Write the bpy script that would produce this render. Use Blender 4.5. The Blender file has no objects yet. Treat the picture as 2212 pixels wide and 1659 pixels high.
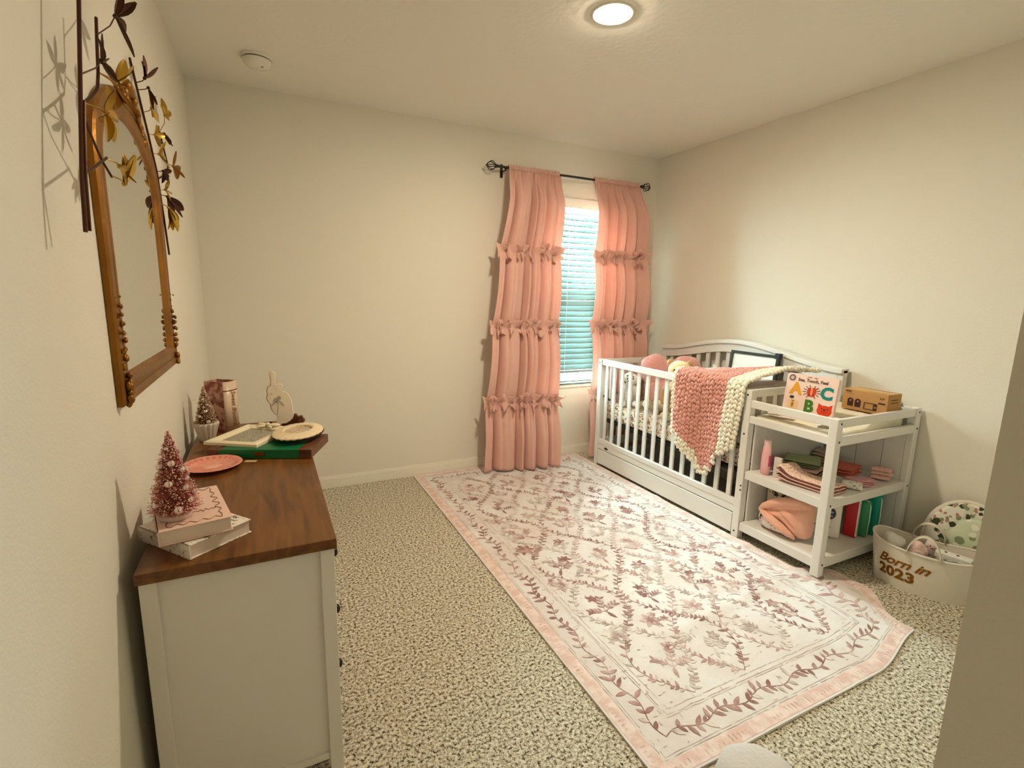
import bpy, bmesh, math, random
from mathutils import Vector, Matrix, noise
R = math.radians
PI = math.pi
sc = bpy.context.scene
COL = sc.collection

# ---------------------------------------------------------------- camera, exposure, daylight, lamp values
XL, XR, YB, YF, ZC = -0.321, 2.997, 3.424, 0.25, 2.441      # the room: left, right, back, front, ceiling
YAW, PITCH, ROLL, FPX = -0.4574, -0.1771, 0.0203, 1080.2
cam_data = bpy.data.cameras.new('camera')
cam_data.sensor_width = 36.0
cam_data.lens = 36.0 * FPX / 2212.0
cam_data.clip_start = 0.01
cam = bpy.data.objects.new('camera', cam_data)
COL.objects.link(cam)
_f = Vector((-math.sin(YAW) * math.cos(PITCH), math.cos(YAW) * math.cos(PITCH), math.sin(PITCH)))
_r0 = Vector((math.cos(YAW), math.sin(YAW), 0))
_u0 = _r0.cross(_f)
_r = math.cos(ROLL) * _r0 + math.sin(ROLL) * _u0
_u = -math.sin(ROLL) * _r0 + math.cos(ROLL) * _u0
_m = Matrix((_r, _u, -_f)).transposed().to_4x4()
_m.translation = (0, 0, 1.316)
cam.matrix_world = _m
sc.camera = cam

sc.view_settings.view_transform = 'Standard'
sc.view_settings.look = 'None'
sc.view_settings.gamma = 1.0
sc.view_settings.exposure = 1.30
sc.view_settings.use_curve_mapping = False

SKY = (0.74, 0.97, 1.02)
SKY_STRENGTH = 64.0
LAMP_COL = (1.0, 0.87, 0.67)
HALL_FILL_STRENGTH = 22.0
LAMP_STRENGTH = 300.0
world = bpy.data.worlds.new('daylight')
sc.world = world
world.use_nodes = True
_bg = world.node_tree.nodes['Background']
_bg.inputs[0].default_value = (*SKY, 1)
_bg.inputs[1].default_value = SKY_STRENGTH
_pl = bpy.data.lights.new('window_portal', 'AREA')
_pl.shape = 'RECTANGLE'; _pl.size = 0.75; _pl.size_y = 1.5
_pl.cycles.is_portal = True
_po = bpy.data.objects.new('window_portal', _pl)
_po.location = (2.225, 3.56, 1.31)
_po.rotation_euler = (R(-90), 0, 0)
COL.objects.link(_po)

# ---------------------------------------------------------------- helpers
def lin(r, g=None, b=None):
    if g is None: r, g, b = r
    def c(v):
        v /= 255.0
        return v / 12.92 if v <= 0.04045 else ((v + 0.055) / 1.055) ** 2.4
    return (c(r), c(g), c(b))

def mat(name, rgb, rough=0.6, metal=0.0, spec=0.4, bump=None, vary=None, transl=0.0, sheen=0.0, coat=0.0, emit=None):
    """rgb in linear; bump=(scale, strength); vary=(scale, second colour, low, high) mixes in a second colour by noise"""
    m = bpy.data.materials.new(name); m.use_nodes = True
    nt = m.node_tree; N = nt.nodes; L = nt.links
    b = N['Principled BSDF']; out = N['Material Output']
    b.inputs['Base Color'].default_value = (*rgb, 1)
    b.inputs['Roughness'].default_value = rough
    b.inputs['Metallic'].default_value = metal
    b.inputs['Specular IOR Level'].default_value = spec
    if sheen: b.inputs['Sheen Weight'].default_value = sheen
    if coat: b.inputs['Coat Weight'].default_value = coat
    tc = N.new('ShaderNodeTexCoord')
    m['col'] = 0
    if vary:
        n = N.new('ShaderNodeTexNoise'); n.inputs['Scale'].default_value = vary[0]; n.inputs['Detail'].default_value = 5
        L.new(tc.outputs['Object'], n.inputs['Vector'])
        r = N.new('ShaderNodeValToRGB'); r.color_ramp.elements[0].position = vary[2]; r.color_ramp.elements[1].position = vary[3]
        r.color_ramp.elements[0].color = (*rgb, 1); r.color_ramp.elements[1].color = (*vary[1], 1)
        L.new(n.outputs['Fac'], r.inputs['Fac']); L.new(r.outputs['Color'], b.inputs['Base Color'])
    if bump:
        n2 = N.new('ShaderNodeTexNoise'); n2.inputs['Scale'].default_value = bump[0]; n2.inputs['Detail'].default_value = 4
        L.new(tc.outputs['Object'], n2.inputs['Vector'])
        bp = N.new('ShaderNodeBump'); bp.inputs['Strength'].default_value = bump[1]; bp.inputs['Distance'].default_value = 0.01
        L.new(n2.outputs['Fac'], bp.inputs['Height']); L.new(bp.outputs['Normal'], b.inputs['Normal'])
    if transl:
        t = N.new('ShaderNodeBsdfTranslucent'); t.inputs[0].default_value = (*rgb, 1)
        mx = N.new('ShaderNodeMixShader'); mx.inputs[0].default_value = transl
        L.new(b.outputs[0], mx.inputs[1]); L.new(t.outputs[0], mx.inputs[2]); L.new(mx.outputs[0], out.inputs[0])
    if emit:
        b.inputs['Emission Color'].default_value = (*emit[0], 1); b.inputs['Emission Strength'].default_value = emit[1]
    return m

def spots(name, base, cols, scale=60.0, size=0.35, rough=0.8, seed=0.0):
    """printed fabric or card: scattered soft spots of several colours on a base"""
    m = bpy.data.materials.new(name); m.use_nodes = True
    nt = m.node_tree; N = nt.nodes; L = nt.links; b = N['Principled BSDF']
    b.inputs['Roughness'].default_value = rough
    tc = N.new('ShaderNodeTexCoord')
    cur = None
    for i, c in enumerate(cols):
        mp = N.new('ShaderNodeMapping'); mp.inputs['Location'].default_value = (seed + 3.7 * i, 1.3 * i, 2.1 * i)
        L.new(tc.outputs['Object'], mp.inputs['Vector'])
        nz = N.new('ShaderNodeTexNoise'); nz.inputs['Scale'].default_value = scale * 1.3; L.new(mp.outputs[0], nz.inputs['Vector'])
        ad = N.new('ShaderNodeMix'); ad.data_type = 'VECTOR'; ad.inputs['Factor'].default_value = 0.02
        L.new(mp.outputs[0], ad.inputs[4]); L.new(nz.outputs['Color'], ad.inputs[5])
        v = N.new('ShaderNodeTexVoronoi'); v.inputs['Scale'].default_value = scale * (1 + 0.23 * i)
        L.new(ad.outputs[1], v.inputs['Vector'])
        mt = N.new('ShaderNodeMath'); mt.operation = 'LESS_THAN'; mt.inputs[1].default_value = size * (1 - 0.12 * i)
        L.new(v.outputs['Distance'], mt.inputs[0])
        mx = N.new('ShaderNodeMix'); mx.data_type = 'RGBA'
        L.new(mt.outputs[0], mx.inputs[0])
        if cur is None: mx.inputs[6].default_value = (*base, 1)
        else: L.new(cur, mx.inputs[6])
        mx.inputs[7].default_value = (*c, 1)
        cur = mx.outputs[2]
    L.new(cur, b.inputs['Base Color'])
    return m

class MB:
    def __init__(s): s.v = []; s.f = []; s.m = []; s.mi = 0
    def add(s, vs, fs):
        o = len(s.v); s.v += [tuple(p) for p in vs]
        for f in fs: s.f.append(tuple(i + o for i in f)); s.m.append(s.mi)
        return s
    def box(s, x0, x1, y0, y1, z0, z1, M=None):
        vs = [Vector((x, y, z)) for x in (x0, x1) for y in (y0, y1) for z in (z0, z1)]
        if M: vs = [M @ p for p in vs]
        return s.add(vs, [(0, 1, 3, 2), (4, 6, 7, 5), (0, 4, 5, 1), (2, 3, 7, 6), (0, 2, 6, 4), (1, 5, 7, 3)])
    def tube(s, pts, r, n=8, closed=False, cap=True):
        pts = [Vector(p) for p in pts]; k = len(pts); rr = r if isinstance(r, (list, tuple)) else [r] * k
        up = Vector((0.31, 0.17, 0.93)); vs = []; prev = None
        for i, p in enumerate(pts):
            a = pts[(i - 1) % k] if (closed or i > 0) else p; b = pts[(i + 1) % k] if (closed or i < k - 1) else p
            t = (b - a).normalized()
            if prev is None: u = t.cross(up).normalized()
            else: u = (prev - t * prev.dot(t)).normalized()
            prev = u; w = t.cross(u)
            vs += [p + (u * math.cos(2 * PI * j / n) + w * math.sin(2 * PI * j / n)) * rr[i] for j in range(n)]
        fs = []
        for i in range(k if closed else k - 1):
            i2 = (i + 1) % k
            fs += [(i * n + j, i * n + (j + 1) % n, i2 * n + (j + 1) % n, i2 * n + j) for j in range(n)]
        if cap and not closed: fs += [tuple(reversed(range(n))), tuple(range((k - 1) * n, k * n))]
        return s.add(vs, fs)
    def lathe(s, prof, c=(0, 0, 0), n=32, sx=1, sy=1, flute=0, fa=0, M=None):
        vs = []
        for (r, z) in prof:
            for j in range(n):
                a = 2 * PI * j / n; q = r * (1 + fa * math.cos(flute * a)) if flute else r
                p = Vector((q * math.cos(a) * sx, q * math.sin(a) * sy, z))
                vs.append((M @ p if M else p) + Vector(c))
        k = len(prof)
        fs = [(i * n + j, i * n + (j + 1) % n, (i + 1) * n + (j + 1) % n, (i + 1) * n + j) for i in range(k - 1) for j in range(n)]
        if prof[0][0] > 1e-6: fs.append(tuple(reversed(range(n))))
        if prof[-1][0] > 1e-6: fs.append(tuple(range((k - 1) * n, k * n)))
        return s.add(vs, fs)
    def ball(s, c, r, n=12, m=8, M=None, lump=0, ls=8):
        rx, ry, rz = r if isinstance(r, (tuple, list)) else (r, r, r)
        c = Vector(c); vs = [Vector((0, 0, -1))]
        for i in range(1, m):
            t = PI * i / m
            vs += [Vector((math.sin(t) * math.cos(2 * PI * j / n), math.sin(t) * math.sin(2 * PI * j / n), -math.cos(t))) for j in range(n)]
        vs.append(Vector((0, 0, 1)))
        out = []
        for p in vs:
            q = Vector((p.x * rx, p.y * ry, p.z * rz))
            if lump: q *= 1 + lump * noise.noise((q + c) * ls)
            if M: q = M @ q
            out.append(q + c)
        fs = [(0, 1 + (j + 1) % n, 1 + j) for j in range(n)]
        for i in range(m - 2):
            a, b = 1 + i * n, 1 + (i + 1) * n
            fs += [(a + j, a + (j + 1) % n, b + (j + 1) % n, b + j) for j in range(n)]
        a = 1 + (m - 2) * n
        fs += [(a + j, a + (j + 1) % n, len(vs) - 1) for j in range(n)]
        return s.add(out, fs)
    def prism(s, pts, d0, d1, M=None):
        """outline in (a, b), extruded along the third axis: local (a, b, d); M places it"""
        k = len(pts)
        vs = [Vector((a, b, d0)) for a, b in pts] + [Vector((a, b, d1)) for a, b in pts]
        if M: vs = [M @ p for p in vs]
        return s.add(vs, [tuple(reversed(range(k))), tuple(range(k, 2 * k))] + [(i, (i + 1) % k, (i + 1) % k + k, i + k) for i in range(k)])
    def grid(s, fn, nu, nv, closeu=False):
        vs = [fn(i / (nu if closeu else nu - 1), j / (nv - 1)) for j in range(nv) for i in range(nu)]
        fs = []
        for j in range(nv - 1):
            for i in range(nu if closeu else nu - 1):
                i2 = (i + 1) % nu
                fs.append((j * nu + i, j * nu + i2, (j + 1) * nu + i2, (j + 1) * nu + i))
        return s.add(vs, fs)
    def mesh(s, name, mats, T=None):
        me = bpy.data.meshes.new(name)
        vs = [tuple(T @ Vector(p)) for p in s.v] if T else s.v
        me.from_pydata(vs, [], s.f)
        for m in (mats if isinstance(mats, (list, tuple)) else [mats]): me.materials.append(m)
        me.polygons.foreach_set('material_index', s.m)
        me.update()
        bm = bmesh.new(); bm.from_mesh(me); bmesh.ops.recalc_face_normals(bm, faces=bm.faces); bm.to_mesh(me); bm.free()
        return me

def finish(o, smooth=False, bevel=0, solid=0, sub=0, angle=40):
    me = o.data
    if smooth:
        me.polygons.foreach_set('use_smooth', [True] * len(me.polygons))
        if smooth == 'auto': me.set_sharp_from_angle(angle=R(angle))
    if solid:
        md = o.modifiers.new('thickness', 'SOLIDIFY'); md.thickness = solid; md.offset = 0
    if sub:
        md = o.modifiers.new('smooth', 'SUBSURF'); md.levels = sub; md.render_levels = sub
    if bevel:
        md = o.modifiers.new('bevel', 'BEVEL'); md.width = bevel; md.segments = 2; md.limit_method = 'ANGLE'; md.angle_limit = R(40)
    return o

class Thing:
    def __init__(s, name, label, cat, loc=(0, 0, 0), rotz=0, group=None):
        s.o = bpy.data.objects.new(name, None); COL.objects.link(s.o)
        s.o.empty_display_size = 0.05
        s.o.location = loc; s.o.rotation_euler = (0, 0, rotz)
        s.M = Matrix.Translation(loc) @ Matrix.Rotation(rotz, 4, 'Z'); s.I = s.M.inverted()
        s.o['label'] = label; s.o['category'] = cat
        if group: s.o['group'] = group
    def part(s, name, mb, mats, parent=None, world=False, label=None, **k):
        me = mb.mesh(name, mats, s.I if world else None)
        o = bpy.data.objects.new(name, me); COL.objects.link(o)
        o.parent = parent or s.o
        if label: o['label'] = label
        return finish(o, **k)

def single(name, mb, mats, label, cat, loc=(0, 0, 0), rotz=0, group=None, world=False, **k):
    T = (Matrix.Translation(loc) @ Matrix.Rotation(rotz, 4, 'Z')).inverted() if world else None
    o = bpy.data.objects.new(name, mb.mesh(name, mats, T)); COL.objects.link(o)
    o.location = loc; o.rotation_euler = (0, 0, rotz)
    o['label'] = label; o['category'] = cat
    if group: o['group'] = group
    return finish(o, **k)

def struct(name, mb, mats, parent=None, **k):
    o = bpy.data.objects.new(name, mb.mesh(name, mats)); COL.objects.link(o)
    if parent: o.parent = parent
    else: o['kind'] = 'structure'
    return finish(o, **k)

def text_mb(mb, body, size, place, depth=0.0006, shear=0.0, bold=0.0, align='CENTER', space=1.0):
    """lettering as geometry; place maps (x, y, depth) of the text plane to a point"""
    cu = bpy.data.curves.new('lettering', 'FONT'); cu.body = body; cu.size = size; cu.extrude = depth / 2
    cu.offset = bold; cu.shear = shear; cu.align_x = align; cu.align_y = 'CENTER'; cu.space_character = space
    cu.resolution_u = 3
    ob = bpy.data.objects.new('lettering', cu)
    me = bpy.data.meshes.new_from_object(ob)
    vs = [place(v.co.x, v.co.y, v.co.z + depth / 2) for v in me.vertices]
    fs = [tuple(p.vertices) for p in me.polygons]
    bpy.data.objects.remove(ob); bpy.data.meshes.remove(me); bpy.data.curves.remove(cu)
    return mb.add(vs, fs)

def lerp(a, b, t): return a + (b - a) * t
def interp(tab, t):
    if t <= tab[0][0]: return tab[0][1]
    for (a, x), (b, y) in zip(tab, tab[1:]):
        if t <= b:
            k = (t - a) / (b - a); return x + (y - x) * k
    return tab[-1][1]
def smooth01(t): t = max(0, min(1, t)); return t * t * (3 - 2 * t)

# ---------------------------------------------------------------- materials
M = {}
M['wall'] = mat('wall_paint', lin(222, 215, 199), 0.75, spec=0.25, bump=(160, 0.10))
M['ceiling'] = mat('ceiling_paint', lin(236, 231, 219), 0.85, spec=0.2, bump=(38, 0.14))
M['trim'] = mat('trim_paint', lin(228, 222, 206), 0.35)
M['white'] = mat('white_paint', lin(226, 222, 214), 0.32, spec=0.5)
M['white2'] = mat('dresser_white_paint', lin(226, 220, 208), 0.5, bump=(300, 0.04))
M['black'] = mat('black_metal', lin(22, 20, 20), 0.4, spec=0.5)
M['blind'] = mat('blind_slats', lin(92, 114, 111), 0.4, transl=0.006)  # white slats, colour darkened to teal so the daylight does not wash them out
M['curtain'] = mat('pink_linen', lin(236, 188, 172), 0.85, sheen=0.2, bump=(420, 0.25), vary=(12, lin(232, 182, 166), 0.35, 0.75), transl=0.20)

def carpet_mat():
    m = bpy.data.materials.new('shaggy_carpet'); m.use_nodes = True
    nt = m.node_tree; N = nt.nodes; L = nt.links; b = N['Principled BSDF']
    b.inputs['Roughness'].default_value = 0.95; b.inputs['Specular IOR Level'].default_value = 0.1
    tc = N.new('ShaderNodeTexCoord')
    def nz(scale, det, rough=0.6):
        n = N.new('ShaderNodeTexNoise'); n.inputs['Scale'].default_value = scale; n.inputs['Detail'].default_value = det; n.inputs['Roughness'].default_value = rough
        L.new(tc.outputs['Object'], n.inputs['Vector']); return n.outputs['Fac']
    a = nz(95, 4, 0.75)
    r = N.new('ShaderNodeValToRGB'); e = r.color_ramp.elements
    e[0].position = 0.395; e[0].color = (*lin(62, 50, 30), 1)
    e[1].position = 0.60; e[1].color = (*lin(244, 236, 216), 1)
    k = e.new(0.47); k.color = (*lin(190, 176, 148), 1)
    L.new(a, r.inputs['Fac']); L.new(r.outputs['Color'], b.inputs['Base Color'])
    c = nz(95, 4, 0.75); d = nz(9, 2)
    ad = N.new('ShaderNodeMath'); ad.operation = 'MULTIPLY_ADD'; ad.inputs[1].default_value = 0.5
    L.new(d, ad.inputs[0]); L.new(c, ad.inputs[2])
    bp = N.new('ShaderNodeBump'); bp.inputs['Strength'].default_value = 0.9; bp.inputs['Distance'].default_value = 0.012
    L.new(ad.outputs[0], bp.inputs['Height']); L.new(bp.outputs['Normal'], b.inputs['Normal'])
    return m
M['carpet'] = carpet_mat()

def wood_mat(name, a, bcol, c, rough=0.35, axis='Y', scale=5.0):
    m = bpy.data.materials.new(name); m.use_nodes = True
    nt = m.node_tree; N = nt.nodes; L = nt.links; b = N['Principled BSDF']
    b.inputs['Roughness'].default_value = rough
    tc = N.new('ShaderNodeTexCoord'); mp = N.new('ShaderNodeMapping')
    mp.inputs['Scale'].default_value = (8, 0.9, 8) if axis == 'Y' else (0.9, 8, 8)
    L.new(tc.outputs['Object'], mp.inputs['Vector'])
    n = N.new('ShaderNodeTexNoise'); n.inputs['Scale'].default_value = scale; n.inputs['Detail'].default_value = 8; n.inputs['Distortion'].default_value = 0.6
    L.new(mp.outputs[0], n.inputs['Vector'])
    r = N.new('ShaderNodeValToRGB'); e = r.color_ramp.elements
    e[0].position = 0.3; e[0].color = (*a, 1); e[1].position = 0.72; e[1].color = (*c, 1)
    k = e.new(0.5); k.color = (*bcol, 1)
    L.new(n.outputs['Fac'], r.inputs['Fac']); L.new(r.outputs['Color'], b.inputs['Base Color'])
    return m
M['walnut'] = wood_mat('walnut_top', lin(82, 44, 12), lin(108, 64, 20), lin(128, 82, 30), 0.36)

# ---------------------------------------------------------------- the room
def wall(name, *a, m='wall'):
    b = MB(); b.box(*a); return struct(name, b, M[m])
wall('floor', XL - .1, XR + .1, -1.5, YB + .1, -0.1, 0, m='carpet')
wall('ceiling', XL - .1, XR + .1, -1.5, YB + .1, ZC, ZC + .1, m='ceiling')
wall('wall_left', XL - .12, XL, -1.5, YB + .1, 0, ZC)
wall('wall_right', XR, XR + .12, -1.5, YB + .1, 0, ZC)
WX0, WX1, WZ0, WZ1 = 1.86, 2.60, 0.575, 2.055
b = MB()
b.box(XL, WX0, YB, YB + .14, 0, ZC); b.box(WX1, XR, YB, YB + .14, 0, ZC)
b.box(WX0, WX1, YB, YB + .14, 0, WZ0); b.box(WX0, WX1, YB, YB + .14, WZ1, ZC)
struct('wall_back', b, M['wall'])
b = MB()
b.box(0.742, XR, 0.05, YF, 0, ZC); b.box(XL, 0.742, 0.05, YF, 2.08, ZC)
struct('wall_front', b, M['wall'])
b = MB(); b.box(XL, XR, -1.5, -1.4, 0, ZC); struct('wall_hall', b, M['wall'])
def baseboard(name, pts_box, axis):
    b = MB()
    x0, x1, y0, y1 = pts_box
    b.box(x0, x1, y0, y1, 0, 0.068)
    # a stepped top edge
    if axis == 'back': b.box(x0, x1, y0 + .006, y1, 0.068, 0.080)
    elif axis == 'left': b.box(x0, x1 - .006, y0, y1, 0.068, 0.080)
    else: b.box(x0 + .006, x1, y0, y1, 0.068, 0.080)
    return struct(name, b, M['trim'], bevel=0.002)
baseboard('baseboard_back', (XL, XR, YB - .014, YB), 'back')
baseboard('baseboard_left', (XL, XL + .014, 0.25, YB - .014), 'left')
baseboard('baseboard_right', (XR - .014, XR, 0.25, YB - .014), 'right')

# the window: vinyl frame, two sashes, panes, sill
b = MB(); fy0, fy1 = YB + .07, YB + .13
for x0, x1, z0, z1 in ((WX0, WX0 + .04, WZ0, WZ1), (WX1 - .04, WX1, WZ0, WZ1), (WX0, WX1, WZ0, WZ0 + .05), (WX0, WX1, WZ1 - .04, WZ1), (WX0, WX1, 1.28, 1.325)):
    b.box(x0, x1, fy0, fy1, z0, z1)
win = struct('window_1', b, M['trim'], bevel=0.003)
m = bpy.data.materials.new('window_glass'); m.use_nodes = True
N = m.node_tree.nodes; L = m.node_tree.links; N.remove(N['Principled BSDF'])
t = N.new('ShaderNodeBsdfTransparent'); t.inputs[0].default_value = (0.94, 0.98, 0.97, 1)
g = N.new('ShaderNodeBsdfGlossy'); g.inputs['Roughness'].default_value = 0.02
mx = N.new('ShaderNodeMixShader'); fr = N.new('ShaderNodeFresnel'); fr.inputs[0].default_value = 1.35
L.new(fr.outputs[0], mx.inputs[0]); L.new(t.outputs[0], mx.inputs[1]); L.new(g.outputs[0], mx.inputs[2]); L.new(mx.outputs[0], N['Material Output'].inputs[0])
M['glass'] = m
b = MB(); b.box(WX0 + .04, WX1 - .04, fy0 + .028, fy0 + .032, WZ0 + .05, 1.28); b.box(WX0 + .04, WX1 - .04, fy0 + .028, fy0 + .032, 1.325, WZ1 - .04)
p = struct('pane', b, M['glass'], parent=win)
b = MB(); b.box(WX0, WX1, YB - .012, YB + .07, WZ0 - .001, WZ0 + .018)
p = struct('window_sill', b, M['trim'], parent=win, bevel=0.002)

# ceiling lamp
t = Thing('ceiling_light', 'round recessed ceiling light glowing warm white', 'ceiling light', (1.335, 1.857, ZC))
b = MB(); b.lathe([(0.0705, -0.001), (0.073, -0.004), (0.088, -0.003), (0.090, 0.0)], n=48); t.part('trim_ring', b, M['trim'], smooth=True)
M['lamp'] = mat('lamp_diffuser', (1, 1, 1), 0.5, emit=(LAMP_COL, LAMP_STRENGTH))
b = MB(); b.lathe([(0.0, -0.011), (0.020, -0.0105), (0.040, -0.009), (0.056, -0.0065), (0.067, -0.004), (0.0705, -0.0015)], n=48); t.part('diffuser', b, M['lamp'], smooth=True)
# unseen fill lamp added in the hallway behind the camera, brightening the dresser side
t = Thing('ceiling_light', 'unseen round fill light added in the hallway outside the doorway', 'ceiling light', (0.60, -1.20, ZC))
b = MB(); b.lathe([(0.11, 0.0), (0.115, -0.02), (0.10, -0.025)], n=48); t.part('trim_ring', b, M['trim'], smooth=True)
b = MB(); b.lathe([(0.0, -0.055), (0.05, -0.050), (0.085, -0.036), (0.100, -0.020)], n=48); t.part('diffuser', b, mat('hall_fill_diffuser', (1, 1, 1), 0.5, emit=(LAMP_COL, HALL_FILL_STRENGTH)), smooth=True)
# smoke detector
t = Thing('smoke_detector', 'round white smoke detector on the ceiling above the dresser', 'smoke detector', (0.035, 2.99, ZC))
b = MB(); b.lathe([(0.072, 0), (0.073, -0.008), (0.070, -0.013)], n=40); t.part('base_ring', b, M['trim'], smooth='auto')
b = MB(); b.lathe([(0.060, -0.013), (0.060, -0.018)], n=40); t.part('vent_slot', b, M['black'])
b = MB(); b.lathe([(0.066, -0.018), (0.064, -0.028), (0.052, -0.043), (0.030, -0.049), (0.0, -0.050)], n=40); t.part('cover', b, M['trim'], smooth='auto')
b = MB(); b.lathe([(0.008, -0.050), (0.007, -0.053), (0.0, -0.0535)], c=(0.022, -0.018, 0.004), n=16); t.part('test_button', b, mat('grey_plastic', lin(120, 116, 108), 0.5), smooth='auto')

# ---------------------------------------------------------------- blind, curtain rod, curtains
t = Thing('window_blind', 'white slatted blind hanging in the window between the pink curtains', 'blind', ((WX0 + WX1) / 2, YB + .035, WZ1))
b = MB(); b.box(WX0 + .006, WX1 - .006, YB + .008, YB + .060, WZ1 - .045, WZ1 - .001); b.box(WX0 + .004, WX1 - .004, YB - .006, YB + .006, WZ1 - .075, WZ1 - .001)
t.part('headrail', b, M['trim'], world=True, bevel=0.003)
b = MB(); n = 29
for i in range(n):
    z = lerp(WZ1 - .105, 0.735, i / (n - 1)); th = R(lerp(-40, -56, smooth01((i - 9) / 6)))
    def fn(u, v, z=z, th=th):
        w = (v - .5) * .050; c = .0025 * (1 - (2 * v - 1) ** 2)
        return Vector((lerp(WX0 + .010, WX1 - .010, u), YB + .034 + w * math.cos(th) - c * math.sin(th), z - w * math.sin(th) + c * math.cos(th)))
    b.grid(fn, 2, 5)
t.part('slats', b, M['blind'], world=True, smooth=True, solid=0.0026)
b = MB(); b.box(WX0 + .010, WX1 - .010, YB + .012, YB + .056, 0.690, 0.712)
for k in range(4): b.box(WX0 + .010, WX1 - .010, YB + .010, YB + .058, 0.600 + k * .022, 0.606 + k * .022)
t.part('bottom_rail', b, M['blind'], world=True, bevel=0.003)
for x in (WX0 + .10, 2.16, WX1 - .10):
    b = MB(); b.tube([(x, YB + .006, WZ1 - .08), (x, YB + .006, 0.70)], 0.0013, 6); t.part('lift_cord', b, M['trim'], world=True)

ROD_Y, ROD_Z = 3.344, 2.186
t = Thing('curtain_rod', 'black metal curtain rod with cage finials above the window', 'curtain rod', (2.135, ROD_Y, ROD_Z))
b = MB(); b.tube([(1.50, ROD_Y, ROD_Z), (2.77, ROD_Y, ROD_Z)], 0.0085, 14); t.part('rod', b, M['black'], world=True, smooth='auto')
for sgn, x0 in ((-1, 1.505), (1, 2.765)):
    b = MB(); b.tube([(x0, ROD_Y, ROD_Z), (x0 + sgn * .022, ROD_Y, ROD_Z)], [0.011, 0.013], 12)
    xe = x0 + sgn * .085
    for k in range(6):
        a = PI * k / 3; pts = []
        for j in range(11):
            q = j / 10; rr = 0.031 * math.sin(PI * q) ** 0.8 if 0 < q < 1 else 0.002
            pts.append((lerp(x0 + sgn * .016, xe, q), ROD_Y + rr * math.cos(a), ROD_Z + rr * math.sin(a)))
        b.tube(pts, 0.0032, 6)
    b.ball((xe, ROD_Y, ROD_Z), 0.007, 8, 6)
    t.part('finial', b, M['black'], world=True, smooth='auto')
for x in (1.565, 2.752):
    b = MB(); b.box(x - .010, x + .010, YB - .006, YB, ROD_Z - .055, ROD_Z + .035)
    b.tube([(x, YB - .004, ROD_Z - .018), (x, ROD_Y, ROD_Z - .016)], 0.006, 8); b.tube([(x, ROD_Y + .012, ROD_Z - .002), (x, ROD_Y + .008, ROD_Z - .014), (x, ROD_Y - .003, ROD_Z - .016), (x, ROD_Y - .012, ROD_Z - .010)], 0.005, 8)
    t.part('bracket', b, M['black'], world=True, smooth='auto')

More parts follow.
